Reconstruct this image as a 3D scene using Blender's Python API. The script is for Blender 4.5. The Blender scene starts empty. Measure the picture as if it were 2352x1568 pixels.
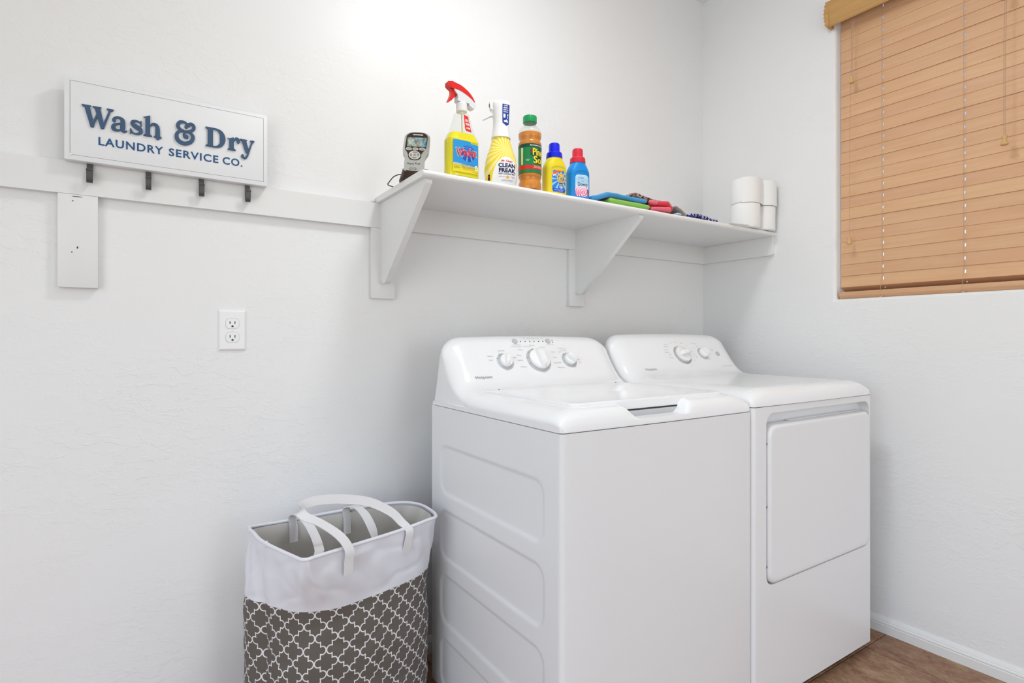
import bpy, bmesh, math, random
from mathutils import Vector, Matrix, noise as mnoise
random.seed(7)
PI = math.pi
S = bpy.context.scene
C = S.collection

# ------------------------------------------------------------------ camera, world, lights, exposure
cam_d = bpy.data.cameras.new('camera')
cam_d.sensor_width = 36.0
cam_d.lens = 1281.37 / 2352 * 36.0
cam_d.shift_y = -8.76 / 2352
cam_d.clip_start = 0.02
cam = bpy.data.objects.new('camera', cam_d)
cam.location = (-2.2795, -1.7721, 1.0859)
cam.rotation_euler = (PI / 2, 0, -0.5801)
C.objects.link(cam)
S.camera = cam

S.view_settings.view_transform = 'Standard'
S.view_settings.look = 'None'
S.view_settings.gamma = 1.0
S.view_settings.use_curve_mapping = False
S.view_settings.exposure = -0.09

W = bpy.data.worlds.new('world')
S.world = W
W.use_nodes = True
_nt = W.node_tree
_bg = _nt.nodes['Background']
_sky = _nt.nodes.new('ShaderNodeTexSky')
_sky.sky_type = 'NISHITA'
_sky.sun_disc = False
_sky.sun_elevation = math.radians(50)
_sky.sun_rotation = math.radians(200)
_nt.links.new(_sky.outputs[0], _bg.inputs[0])
_bg.inputs[1].default_value = 0.28

CEIL_Z = 2.72


def area(name, loc, size, power, rot=(0, 0, 0), color=(1, 1, 1), shape='DISK', size_y=None):
    d = bpy.data.lights.new(name, 'AREA')
    d.shape = shape
    d.size = size
    if size_y:
        d.size_y = size_y
    d.energy = power
    d.color = color
    o = bpy.data.objects.new(name, d)
    o.location = loc
    o.rotation_euler = rot
    C.objects.link(o)
    return o


# light of the ceiling lamp over the machines
area('lamp_light', (-1.37, -0.84, 2.585), 0.26, 7.3, color=(0.97, 0.998, 1.0))
# added fill: unseen upward light, bounced off the ceiling behind the camera
area('fill_light_bounce', (-1.55, -2.20, 1.75), 0.9, 10.0, rot=(PI, 0, 0), color=(0.97, 0.998, 1.0))
# added soft fill lights, unseen: one behind the camera, one from the left
area('fill_light_rear', (-1.05, -3.42, 1.10), 0.85, 10.0, rot=(PI / 2, 0, 0), color=(0.97, 0.998, 1.0), shape='RECTANGLE', size_y=1.9)
area('fill_light_left', (-3.52, -1.90, 1.05), 1.95, 18.5, rot=(PI / 2, 0, -PI / 2), color=(0.935, 0.985, 1.0), shape='RECTANGLE', size_y=1.9)


# ------------------------------------------------------------------ materials
def lin(c):
    c = c / 255.0
    return c / 12.92 if c <= 0.04045 else ((c + 0.055) / 1.055) ** 2.4


def rgb(r, g, b):
    return (lin(r), lin(g), lin(b), 1.0)


_M = {}


def mat(name, col, rough=0.5, metal=0.0, spec=0.5, bump=None, trans=0.0, coat=0.0, ior=1.45, emis=None, emis_s=0.0, sheen=0.0):
    if name in _M:
        return _M[name]
    m = bpy.data.materials.new(name)
    m.use_nodes = True
    nt = m.node_tree
    b = nt.nodes['Principled BSDF']
    b.inputs['Base Color'].default_value = col
    b.inputs['Roughness'].default_value = rough
    b.inputs['Metallic'].default_value = metal
    b.inputs['Specular IOR Level'].default_value = spec
    b.inputs['Transmission Weight'].default_value = trans
    b.inputs['Coat Weight'].default_value = coat
    b.inputs['IOR'].default_value = ior
    b.inputs['Sheen Weight'].default_value = sheen
    if emis:
        b.inputs['Emission Color'].default_value = emis
        b.inputs['Emission Strength'].default_value = emis_s
    if bump:
        sc, st, dist = bump
        tc = nt.nodes.new('ShaderNodeTexCoord')
        n = nt.nodes.new('ShaderNodeTexNoise')
        n.inputs['Scale'].default_value = sc
        n.inputs['Detail'].default_value = 3
        bp = nt.nodes.new('ShaderNodeBump')
        bp.inputs['Strength'].default_value = st
        bp.inputs['Distance'].default_value = dist
        nt.links.new(tc.outputs['Object'], n.inputs['Vector'])
        nt.links.new(n.outputs['Fac'], bp.inputs['Height'])
        nt.links.new(bp.outputs['Normal'], b.inputs['Normal'])
    _M[name] = m
    return m


class NB:
    """small helper to write node maths"""

    def __init__(s, m):
        s.nt = m.node_tree
        s.b = s.nt.nodes['Principled BSDF']

    def n(s, t, **k):
        x = s.nt.nodes.new(t)
        for a, v in k.items():
            setattr(x, a, v)
        return x

    def put(s, sock, v):
        if isinstance(v, (int, float, tuple)):
            sock.default_value = v
        else:
            s.nt.links.new(v, sock)

    def m(s, op, a, b=None, c=None):
        x = s.n('ShaderNodeMath', operation=op)
        s.put(x.inputs[0], a)
        if b is not None:
            s.put(x.inputs[1], b)
        if c is not None:
            s.put(x.inputs[2], c)
        return x.outputs[0]

    def mix(s, f, a, b):
        x = s.n('ShaderNodeMix', data_type='RGBA')
        s.put(x.inputs[0], f)
        s.put(x.inputs[6], a)
        s.put(x.inputs[7], b)
        return x.outputs[2]

    def coord(s, kind='Object', scale=None):
        t = s.n('ShaderNodeTexCoord')
        o = t.outputs[kind]
        if scale:
            mp = s.n('ShaderNodeMapping')
            mp.inputs['Scale'].default_value = scale
            s.nt.links.new(o, mp.inputs['Vector'])
            o = mp.outputs[0]
        return o

    def noise(s, vec, scale, detail=3, rough=0.5, dist=0.0):
        x = s.n('ShaderNodeTexNoise')
        s.nt.links.new(vec, x.inputs['Vector'])
        x.inputs['Scale'].default_value = scale
        x.inputs['Detail'].default_value = detail
        x.inputs['Roughness'].default_value = rough
        x.inputs['Distortion'].default_value = dist
        return x.outputs['Fac']

    def ramp(s, f, stops):
        x = s.n('ShaderNodeValToRGB')
        s.put(x.inputs[0], f)
        e = x.color_ramp.elements
        while len(e) < len(stops):
            e.new(0.5)
        for i, (p, c) in enumerate(stops):
            e[i].position = p
            e[i].color = c
        return x.outputs[0]

    def bump(s, h, strength=1.0, dist=0.001, normal=None):
        x = s.n('ShaderNodeBump')
        x.inputs['Strength'].default_value = strength
        x.inputs['Distance'].default_value = dist
        s.nt.links.new(h, x.inputs['Height'])
        if normal is not None:
            s.nt.links.new(normal, x.inputs['Normal'])
        return x.outputs[0]


def wall_material():
    m = mat('painted_knockdown_plaster', rgb(241, 241, 242), rough=0.40, spec=0.35)
    k = NB(m)
    v = k.coord('Object', (0.62, 0.62, 1.25))
    n1 = k.noise(v, 24.0, 4, 0.55, 0.5)
    plate = k.ramp(n1, [(0.52, (0, 0, 0, 1)), (0.54, (1, 1, 1, 1))])
    n2 = k.noise(v, 52.0, 3, 0.6, 0.4)
    plate2 = k.ramp(n2, [(0.57, (0, 0, 0, 1)), (0.61, (1, 1, 1, 1))])
    patch = k.ramp(k.noise(v, 2.6, 2, 0.5), [(0.42, (0.15, 0.15, 0.15, 1)), (0.62, (1, 1, 1, 1))])
    n3 = k.noise(v, 5.0, 2, 0.5)
    h = k.m('MULTIPLY', patch, k.m('ADD', k.m('MULTIPLY', plate, 0.55), k.m('MULTIPLY', plate2, 0.4)))
    h = k.m('ADD', h, k.m('MULTIPLY', n3, 3.0))
    k.nt.links.new(k.bump(h, 0.62, 0.0011), k.b.inputs['Normal'])
    return m


def wood_material(name, base, dark, along='Y', rough=0.45):
    m = mat(name, base, rough=rough, spec=0.35)
    k = NB(m)
    oi = k.n('ShaderNodeObjectInfo')
    sc = {'Y': (30, 1.6, 30), 'Z': (30, 30, 1.6), 'X': (1.6, 30, 30)}[along]
    t = k.coord('Object')
    add = k.n('ShaderNodeVectorMath', operation='ADD')
    k.nt.links.new(t, add.inputs[0])
    sca = k.n('ShaderNodeVectorMath', operation='SCALE')
    sca.inputs[0].default_value = (7, 13, 5)
    k.nt.links.new(oi.outputs['Random'], sca.inputs['Scale'])
    k.nt.links.new(sca.outputs[0], add.inputs[1])
    mp = k.n('ShaderNodeMapping')
    mp.inputs['Scale'].default_value = sc
    k.nt.links.new(add.outputs[0], mp.inputs['Vector'])
    g = k.noise(mp.outputs[0], 2.2, 5, 0.6, 0.7)
    f = k.ramp(g, [(0.25, (0, 0, 0, 1)), (0.75, (1, 1, 1, 1))])
    col = k.mix(f, dark, base)
    hs = k.n('ShaderNodeHueSaturation')
    k.nt.links.new(col, hs.inputs['Color'])
    k.put(hs.inputs['Value'], k.m('ADD', k.m('MULTIPLY', oi.outputs['Random'], 0.07), 0.965))
    k.put(hs.inputs['Hue'], k.m('ADD', k.m('MULTIPLY', oi.outputs['Random'], 0.007), 0.4965))
    k.nt.links.new(hs.outputs[0], k.b.inputs['Base Color'])
    k.nt.links.new(k.bump(g, 0.15, 0.0004), k.b.inputs['Normal'])
    return m


def tile_material():
    m = mat('brown_slate_tile', rgb(130, 98, 78), rough=0.42, spec=0.4)
    k = NB(m)
    oi = k.n('ShaderNodeObjectInfo')
    t = k.coord('Object')
    add = k.n('ShaderNodeVectorMath', operation='ADD')
    sca = k.n('ShaderNodeVectorMath', operation='SCALE')
    sca.inputs[0].default_value = (17, 9, 3)
    k.nt.links.new(oi.outputs['Random'], sca.inputs['Scale'])
    k.nt.links.new(t, add.inputs[0])
    k.nt.links.new(sca.outputs[0], add.inputs[1])
    mp = k.n('ShaderNodeMapping')
    mp.inputs['Scale'].default_value = (1.0, 0.55, 1.0)
    mp.inputs['Rotation'].default_value = (0, 0, 0.5)
    k.nt.links.new(add.outputs[0], mp.inputs[0])
    v = mp.outputs[0]
    a = k.noise(v, 12, 7, 0.68, 1.0)
    b = k.noise(v, 60, 5, 0.72, 1.0)
    c1 = k.ramp(a, [(0.30, rgb(98, 66, 46)), (0.45, rgb(152, 106, 80)), (0.55, rgb(160, 126, 96)), (0.70, rgb(186, 152, 120))])
    c2 = k.ramp(b, [(0.38, rgb(84, 62, 48)), (0.5, rgb(136, 104, 82)), (0.66, rgb(190, 160, 130))])
    k.nt.links.new(k.mix(0.35, c1, c2), k.b.inputs['Base Color'])
    k.nt.links.new(k.bump(k.m('ADD', a, k.m('MULTIPLY', b, 0.4)), 0.5, 0.0015), k.b.inputs['Normal'])
    return m


def quatrefoil_material():
    m = mat('grey_quatrefoil_canvas', rgb(104, 97, 92), rough=0.62, spec=0.3)
    k = NB(m)
    uv = k.coord('UV')
    sep = k.n('ShaderNodeSeparateXYZ')
    k.nt.links.new(uv, sep.inputs[0])

    x = k.m('ABSOLUTE', k.m('SUBTRACT', k.m('FRACT', sep.outputs[0]), 0.5))
    y = k.m('ABSOLUTE', k.m('SUBTRACT', k.m('FRACT', sep.outputs[1]), 0.5))

    def ring(cx, cy):
        dx, dy = k.m('SUBTRACT', x, cx), k.m('SUBTRACT', y, cy)
        return k.m('ABSOLUTE', k.m('SUBTRACT', k.m('SQRT', k.m('ADD', k.m('MULTIPLY', dx, dx), k.m('MULTIPLY', dy, dy))), 0.168))
    T_ = 0.025
    right = k.m('GREATER_THAN', x, 0.25)
    r1 = k.m('MULTIPLY', right, k.m('LESS_THAN', ring(0.315, 0.0), T_))
    r2 = k.m('MULTIPLY', k.m('SUBTRACT', 1.0, right), k.m('LESS_THAN', ring(0.185, 0.5), T_))
    st = k.m('MULTIPLY', k.m('LESS_THAN', k.m('ABSOLUTE', k.m('SUBTRACT', x, 0.25)), T_), k.m('LESS_THAN', k.m('ABSOLUTE', k.m('SUBTRACT', y, 0.25)), 0.098 + T_))
    tip1 = k.m('MULTIPLY', k.m('GREATER_THAN', x, 0.482), k.m('LESS_THAN', y, 0.06))
    tip2 = k.m('MULTIPLY', k.m('LESS_THAN', x, 0.018), k.m('GREATER_THAN', y, 0.44))
    line = k.m('MAXIMUM', k.m('MAXIMUM', r1, r2), k.m('MAXIMUM', st, k.m('MAXIMUM', tip1, tip2)))
    k.nt.links.new(k.mix(line, rgb(104, 97, 92), rgb(232, 230, 230)), k.b.inputs['Base Color'])
    w = k.noise(k.coord('Object'), 420, 2)
    k.nt.links.new(k.bump(w, 0.25, 0.0004), k.b.inputs['Normal'])
    return m


def leopard_material():
    m = mat('leopard_print_cloth', rgb(150, 100, 65), rough=0.7)
    k = NB(m)
    v = k.coord('Object', (1, 1, 1.6))
    vo = k.n('ShaderNodeTexVoronoi', feature='F1')
    vo.inputs['Scale'].default_value = 75
    k.nt.links.new(v, vo.inputs['Vector'])
    d = vo.outputs['Distance']
    n = k.noise(v, 60, 2)
    f = k.m('ADD', d, k.m('MULTIPLY', n, 0.35))
    col = k.ramp(f, [(0.42, rgb(168, 96, 58)), (0.47, rgb(28, 20, 18)), (0.62, rgb(30, 22, 20)), (0.68, rgb(190, 170, 160))])
    k.nt.links.new(col, k.b.inputs['Base Color'])
    return m


def check_material():
    m = mat('blue_checked_cloth', rgb(90, 95, 190), rough=0.7)
    k = NB(m)
    v = k.coord('Object')
    sep = k.n('ShaderNodeSeparateXYZ')
    k.nt.links.new(v, sep.inputs[0])
    a = k.m('SINE', k.m('MULTIPLY', k.m('ADD', sep.outputs[0], k.m('MULTIPLY', sep.outputs[2], 2.2)), 420))
    b = k.m('SINE', k.m('MULTIPLY', k.m('SUBTRACT', sep.outputs[0], sep.outputs[1]), 330))
    c = k.mix(k.m('GREATER_THAN', a, 0.1), rgb(62, 66, 190), rgb(214, 218, 240))
    c = k.mix(k.m('GREATER_THAN', b, 0.45), c, rgb(28, 28, 60))
    k.nt.links.new(c, k.b.inputs['Base Color'])
    return m


def burst_material(name, cx, cz, base, ray, nrays, thr=0.35, extra=None):
    """printed label: rays fanning from a point, in the thing's own x/z"""
    m = mat(name, base, rough=0.3)
    k = NB(m)
    sep = k.n('ShaderNodeSeparateXYZ')
    k.nt.links.new(k.coord('Object'), sep.inputs[0])
    x = k.m('SUBTRACT', sep.outputs[0], cx)
    z = k.m('SUBTRACT', sep.outputs[2], cz)
    a = k.m('ARCTAN2', x, z)
    r = k.m('GREATER_THAN', k.m('SINE', k.m('MULTIPLY', a, nrays)), thr)
    col = k.mix(r, base, ray)
    if extra:
        col = extra(k, sep, col)
    k.nt.links.new(col, k.b.inputs['Base Color'])
    return m


def gradient_z(name, stops, z0, z1, rough=0.3, swirl=None):
    m = mat(name, stops[0][1], rough=rough)
    k = NB(m)
    sep = k.n('ShaderNodeSeparateXYZ')
    k.nt.links.new(k.coord('Object'), sep.inputs[0])
    f = k.m('DIVIDE', k.m('SUBTRACT', sep.outputs[2], z0), z1 - z0)
    col = k.ramp(f, stops)
    if swirl:
        cx, cz, pink, white = swirl
        x = k.m('SUBTRACT', sep.outputs[0], cx)
        z = k.m('SUBTRACT', sep.outputs[2], cz)
        r = k.m('SQRT', k.m('ADD', k.m('MULTIPLY', x, x), k.m('MULTIPLY', z, z)))
        a = k.m('ARCTAN2', x, z)
        sp = k.m('SINE', k.m('ADD', k.m('MULTIPLY', r, 900), k.m('MULTIPLY', a, 1.0)))
        msk = k.m('MULTIPLY', k.m('GREATER_THAN', sp, 0.45), k.m('LESS_THAN', f, 0.42))
        col = k.mix(msk, col, white)
    k.nt.links.new(col, k.b.inputs['Base Color'])
    return m


def clear_plastic(name='clear_plastic', tint=(0.96, 0.97, 0.96, 1)):
    if name in _M:
        return _M[name]
    m = bpy.data.materials.new(name)
    m.use_nodes = True
    nt = m.node_tree
    out = nt.nodes['Material Output']
    nt.nodes.remove(nt.nodes['Principled BSDF'])
    tr = nt.nodes.new('ShaderNodeBsdfTransparent')
    tr.inputs[0].default_value = tint
    gl = nt.nodes.new('ShaderNodeBsdfGlossy')
    gl.inputs['Roughness'].default_value = 0.06
    lw = nt.nodes.new('ShaderNodeLayerWeight')
    lw.inputs[0].default_value = 0.5
    pw = nt.nodes.new('ShaderNodeMath')
    pw.operation = 'POWER'
    pw.inputs[1].default_value = 4.0
    nt.links.new(lw.outputs['Facing'], pw.inputs[0])
    fr = nt.nodes.new('ShaderNodeMath')
    fr.operation = 'MULTIPLY_ADD'
    fr.inputs[1].default_value = 0.45
    fr.inputs[2].default_value = 0.035
    nt.links.new(pw.outputs[0], fr.inputs[0])
    mx = nt.nodes.new('ShaderNodeMixShader')
    nt.links.new(fr.outputs[0], mx.inputs[0])
    nt.links.new(tr.outputs[0], mx.inputs[1])
    nt.links.new(gl.outputs[0], mx.inputs[2])
    nt.links.new(mx.outputs[0], out.inputs[0])
    _M[name] = m
    return m


M_wall = wall_material()
M_ceiling = mat('ceiling_paint', rgb(240, 240, 238), rough=0.7)
M_trim = mat('white_semigloss_trim', rgb(236, 236, 236), rough=0.38, bump=(22, 0.18, 0.0012))
M_shelf = mat('brushed_white_shelf_paint', rgb(240, 240, 240), rough=0.34, bump=(60, 0.35, 0.0012))
M_grout = mat('tile_joint', rgb(112, 84, 64), rough=0.8)
M_tile = tile_material()
M_enamel = mat('white_enamel', rgb(238, 238, 240), rough=0.30, spec=0.5)
M_gloss = mat('white_gloss_enamel', rgb(244, 244, 246), rough=0.13, spec=0.5)
M_knob = mat('white_knob_plastic', rgb(246, 246, 246), rough=0.25)
M_ring = mat('pale_grey_print', rgb(196, 197, 200), rough=0.35)
M_print = mat('grey_print', rgb(120, 121, 125), rough=0.4)
M_btn = mat('grey_button', rgb(196, 197, 200), rough=0.35)
M_dark = mat('dark_gap', rgb(52, 52, 54), rough=0.8)
M_wood = wood_material('honey_wood_slat', rgb(226, 184, 146), rgb(214, 166, 126), 'Y')
M_woodv = wood_material('honey_wood_valance', rgb(208, 164, 106), rgb(192, 144, 88), 'Y')
M_tassel = mat('pale_wood_tassel', rgb(214, 172, 116), rough=0.4)
M_cord = mat('tan_cord', rgb(196, 160, 132), rough=0.8)
M_signw = mat('sign_white_paint', rgb(238, 239, 242), rough=0.45)
M_groove = mat('sign_groove_grey', rgb(150, 150, 154), rough=0.5)
M_navy = mat('sign_navy', rgb(62, 90, 122), rough=0.42)
M_blue2 = mat('sign_blue_print', rgb(30, 84, 136), rough=0.45)
M_hook = mat('grey_metal_hook', rgb(88, 88, 88), rough=0.4, metal=0.3)
M_outlet = mat('white_outlet_plastic', rgb(246, 246, 248), rough=0.28)
M_slot = mat('outlet_slot', rgb(60, 60, 62), rough=0.6)
M_canvas = mat('off_white_canvas', rgb(230, 230, 238), rough=0.75, bump=(300, 0.2, 0.0005), sheen=0.1)  # faint blue cast of the cool light mixed into the off-white
M_strap = mat('off_white_webbing', rgb(228, 226, 228), rough=0.75)
M_liner = mat('grey_beige_liner', rgb(228, 224, 218), rough=0.55)
M_quat = quatrefoil_material()
M_paper = mat('white_tissue', rgb(246, 246, 246), rough=0.9, bump=(260, 0.25, 0.0006))
M_card = mat('brown_card', rgb(170, 140, 110), rough=0.9)


# ------------------------------------------------------------------ mesh helpers
def obj(name, bm, m=None, parent=None, smooth=True, angle=0.6, bevel=None):
    if bevel:
        edges = [e for e in bm.edges if len(e.link_faces) == 2 and e.calc_face_angle(0) > 0.5]
        bmesh.ops.bevel(bm, geom=edges, offset=bevel, segments=2, profile=0.5, affect='EDGES', clamp_overlap=True)
    bmesh.ops.recalc_face_normals(bm, faces=bm.faces)
    me = bpy.data.meshes.new(name)
    bm.to_mesh(me)
    bm.free()
    return mobj(name, me, m, parent, smooth, angle)


def mobj(name, me, m=None, parent=None, smooth=True, angle=0.6):
    if m is not None:
        if isinstance(m, (list, tuple)):
            for x in m:
                me.materials.append(x)
        else:
            me.materials.append(m)
    if smooth and len(me.polygons):
        me.polygons.foreach_set('use_smooth', [True] * len(me.polygons))
        try:
            me.set_sharp_from_angle(angle=angle)
        except Exception:
            pass
    o = bpy.data.objects.new(name, me)
    C.objects.link(o)
    if parent is not None:
        o.parent = parent
    return o


def tag(o, label, cat, group=None):
    o['label'] = label
    o['category'] = cat
    if group:
        o['group'] = group
    return o


def thing(name, label, cat, loc=(0, 0, 0), rotz=0.0, group=None):
    o = bpy.data.objects.new(name, None)
    o.empty_display_size = 0.05
    o.location = loc
    o.rotation_euler = (0, 0, rotz)
    C.objects.link(o)
    return tag(o, label, cat, group)


def struct(o, label=None):
    o['kind'] = 'structure'
    if label:
        o['label'] = label
    return o


def add_box(bm, x0, x1, y0, y1, z0, z1, M=None):
    vs = [bm.verts.new((x, y, z)) for x in (x0, x1) for y in (y0, y1) for z in (z0, z1)]
    for f in ((0, 1, 3, 2), (4, 6, 7, 5), (0, 4, 5, 1), (2, 3, 7, 6), (0, 2, 6, 4), (1, 5, 7, 3)):
        bm.faces.new([vs[i] for i in f])
    if M is not None:
        bmesh.ops.transform(bm, matrix=M, verts=vs)
    return vs


def box(x0, x1, y0, y1, z0, z1, bevel=None):
    bm = bmesh.new()
    add_box(bm, x0, x1, y0, y1, z0, z1)
    if bevel:
        bmesh.ops.bevel(bm, geom=list(bm.edges), offset=bevel, segments=2, profile=0.5, affect='EDGES')
    return bm


def add_loft(bm, rings, closed=True, cap0=True, cap1=True):
    """rings: lists of points, same length"""
    V = [[bm.verts.new(p) for p in r] for r in rings]
    n = len(V[0])
    for i in range(len(V) - 1):
        for j in range(n if closed else n - 1):
            k = (j + 1) % n
            try:
                bm.faces.new((V[i][j], V[i][k], V[i + 1][k], V[i + 1][j]))
            except ValueError:
                pass
    if cap0:
        bm.faces.new(list(reversed(V[0])))
    if cap1:
        bm.faces.new(V[-1])
    return V


def circ(r, z, n=32, cx=0, cy=0):
    return [(cx + r * math.cos(2 * PI * i / n), cy + r * math.sin(2 * PI * i / n), z) for i in range(n)]


def lathe(prof, n=32, cx=0, cy=0, cap0=True, cap1=True, bm=None):
    bm = bm or bmesh.new()
    add_loft(bm, [circ(max(r, 1e-5), z, n, cx, cy) for r, z in prof], True, cap0, cap1)
    return bm


def sell(a, b, z, n, N=40, cx=0, cy=0):
    """superellipse ring"""
    out = []
    for i in range(N):
        t = 2 * PI * i / N
        c, s = math.cos(t), math.sin(t)
        r = (abs(c) ** n + abs(s) ** n) ** (-1 / n)
        out.append((cx + a * r * c, cy + b * r * s, z))
    return out


def catmull(P, k=6, closed=False):
    P = [Vector(p) for p in P]
    n = len(P)
    out = []
    rng = range(n if closed else n - 1)
    for i in rng:
        if closed:
            p0, p1, p2, p3 = P[i - 1], P[i], P[(i + 1) % n], P[(i + 2) % n]
        else:
            p0, p1, p2, p3 = P[max(i - 1, 0)], P[i], P[i + 1], P[min(i + 2, n - 1)]
        for j in range(k):
            t = j / k
            out.append(0.5 * ((2 * p1) + (-p0 + p2) * t + (2 * p0 - 5 * p1 + 4 * p2 - p3) * t * t + (-p0 + 3 * p1 - 3 * p2 + p3) * t ** 3))
    if not closed:
        out.append(P[-1])
    return out


def add_tube(bm, path, r, n=8, closed=False):
    path = [Vector(p) for p in path]
    rings = []
    up = Vector((0, 0, 1))
    m = len(path)
    prev = None
    for i, p in enumerate(path):
        a = path[(i - 1) % m] if (closed or i > 0) else p
        b = path[(i + 1) % m] if (closed or i < m - 1) else p
        t = (b - a).normalized()
        if prev is None:
            u = t.cross(up)
            if u.length < 1e-3:
                u = t.cross(Vector((1, 0, 0)))
        else:
            u = prev - t * prev.dot(t)
        u.normalize()
        prev = u
        w = t.cross(u).normalized()
        rr = r(i / (m - 1)) if callable(r) else r
        rings.append([p + (u * math.cos(2 * PI * j / n) + w * math.sin(2 * PI * j / n)) * rr for j in range(n)])
    if closed:
        rings.append(rings[0])
        V = [[bm.verts.new(q) for q in rg] for rg in rings[:-1]]
        for i in range(len(V)):
            A, B = V[i], V[(i + 1) % len(V)]
            for j in range(n):
                k = (j + 1) % n
                bm.faces.new((A[j], A[k], B[k], B[j]))
    else:
        add_loft(bm, rings, True)


_PC = [0]


def add_prism(bm, pts, axis='z', d0=0.0, d1=0.01):
    """extrude a 2D outline; axis z: (x,y), y: (x,z), x: (y,z)"""
    if axis == 'z' and d1 == 1:
        _PC[0] += 1
        d1 = 1 + (_PC[0] % 97) * .0009
    def P(p, d):
        return {'z': (p[0], p[1], d), 'y': (p[0], d, p[1]), 'x': (d, p[0], p[1])}[axis]
    A = [bm.verts.new(P(p, d0)) for p in pts]
    B = [bm.verts.new(P(p, d1)) for p in pts]
    n = len(pts)
    for i in range(n):
        k = (i + 1) % n
        bm.faces.new((A[i], A[k], B[k], B[i]))
    bm.faces.new(list(reversed(A)))
    bm.faces.new(B)


def rrect(cx, cy, w, h, r, k=5):
    out = []
    for sx, sy, a0 in ((1, 1, 0), (-1, 1, 90), (-1, -1, 180), (1, -1, 270)):
        for i in range(k + 1):
            a = math.radians(a0 + 90 * i / k)
            out.append((cx + sx * (w / 2 - r) + r * math.cos(a), cy + sy * (h / 2 - r) + r * math.sin(a)))
    return out


_dg = None


def text_mesh(txt, size, align='CENTER', spacing=1.0, bold=0.0, extrude=0.0, shear=0.0):
    cu = bpy.data.curves.new('t', 'FONT')
    cu.body = txt
    cu.size = size
    cu.align_x = align
    cu.space_character = spacing
    cu.offset = bold
    cu.extrude = extrude
    cu.shear = shear
    cu.resolution_u = 3
    o = bpy.data.objects.new('t', cu)
    C.objects.link(o)
    dg = bpy.context.evaluated_depsgraph_get()
    dg.update()
    me = bpy.data.meshes.new_from_object(o.evaluated_get(dg))
    bpy.data.objects.remove(o)
    bpy.data.curves.remove(cu)
    return me


def decal_text(name, txt, size, x, z, fn, m, parent, width=None, rot=0.0, spacing=1.0, bold=0.0, align='CENTER', shear=0.0):
    """flat print: local (u,v) -> surface point fn(u,v)"""
    me = text_mesh(txt, size, align, spacing, bold, 0.0, shear)
    xs = [v.co.x for v in me.vertices]
    if not xs:
        return None
    sx = 1.0
    if width:
        sx = width / (max(xs) - min(xs))
    c, s = math.cos(rot), math.sin(rot)
    for v in me.vertices:
        u, w = v.co.x * sx, v.co.y
        v.co = Vector(fn(x + u * c - w * s, z + u * s + w * c))
    return mobj(name, me, m, parent, smooth=False)


def decal_poly(name, pts, fn, m, parent, div=0.004):
    """printed patch that follows the surface: outline cut out of a fine grid"""
    xs = [p[0] for p in pts]
    zs = [p[1] for p in pts]
    bm = bmesh.new()
    f = bm.faces.new([bm.verts.new((p[0], 0, p[1])) for p in pts])
    x = min(xs) + div
    while x < max(xs):
        bmesh.ops.bisect_plane(bm, geom=list(bm.verts) + list(bm.edges) + list(bm.faces), plane_co=(x, 0, 0), plane_no=(1, 0, 0))
        x += div
    z = min(zs) + div * 2
    while z < max(zs):
        bmesh.ops.bisect_plane(bm, geom=list(bm.verts) + list(bm.edges) + list(bm.faces), plane_co=(0, 0, z), plane_no=(0, 0, 1))
        z += div * 2
    for v in bm.verts:
        v.co = Vector(fn(v.co.x, v.co.z))
    return obj(name, bm, m, parent, smooth=True, angle=1.2)


# ------------------------------------------------------------------ room shell
XL, YF = -3.55, -3.45


def wall_box(name, *b):
    return struct(obj(name, box(*b), M_wall, smooth=False))


wall_box('wall_back', XL - 0.1, 0.12, 0.0, 0.1, -0.02, CEIL_Z)
bm = bmesh.new()
add_box(bm, XL - 0.1, XL, -0.90, 0.0, -0.02, CEIL_Z)
add_box(bm, XL - 0.1, XL, YF, -2.90, -0.02, CEIL_Z)
add_box(bm, XL - 0.1, XL, -2.90, -0.90, 2.05, CEIL_Z)  # gap below is added for the left fill light
struct(obj('wall_left', bm, M_wall, smooth=False))
# front wall behind the photographer, with a gap added for the fill light
bm = bmesh.new()
add_box(bm, XL - 0.1, -1.5, YF - 0.1, YF, -0.02, CEIL_Z)
add_box(bm, -0.6, 0.12, YF - 0.1, YF, -0.02, CEIL_Z)
add_box(bm, -1.5, -0.6, YF - 0.1, YF, 2.05, CEIL_Z)
struct(obj('wall_front', bm, M_wall, smooth=False))

# right wall with the window opening, bullnosed plaster corners
WY0, WY1, WZ0, WZ1 = -1.76, -0.616, 1.2247, 2.47      # start of the rounding on the wall face
R = 0.013
bm = bmesh.new()


def rloop(e, x):
    return [bm.verts.new((x, WY0 + e, WZ0 + e)), bm.verts.new((x, WY1 - e, WZ0 + e)), bm.verts.new((x, WY1 - e, WZ1 - e)), bm.verts.new((x, WY0 + e, WZ1 - e))]


out_l = [bm.verts.new((0, YF, -0.02)), bm.verts.new((0, 0.0, -0.02)), bm.verts.new((0, 0.0, CEIL_Z)), bm.verts.new((0, YF, CEIL_Z))]
loops = [out_l]
for i in range(6):
    a = PI / 2 * i / 5
    loops.append(rloop(R * math.sin(a) , R * (1 - math.cos(a))))
loops.append(rloop(R, 0.12))
for i in range(len(loops) - 1):
    for j in range(4):
        k = (j + 1) % 4
        bm.faces.new((loops[i][j], loops[i][k], loops[i + 1][k], loops[i + 1][j]))
ob = [bm.verts.new((0.12, v.co.y, v.co.z)) for v in out_l]
for j in range(4):
    k = (j + 1) % 4
    bm.faces.new((out_l[j], ob[j], ob[k], out_l[k]))
    bm.faces.new((loops[-1][j], loops[-1][k], ob[k], ob[j]))
struct(obj('wall_right', bm, M_wall, angle=0.5))

struct(obj('ceiling', box(XL - 0.1, 0.12, YF - 0.1, 0.1, CEIL_Z, CEIL_Z + 0.1), M_ceiling, smooth=False))

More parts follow.
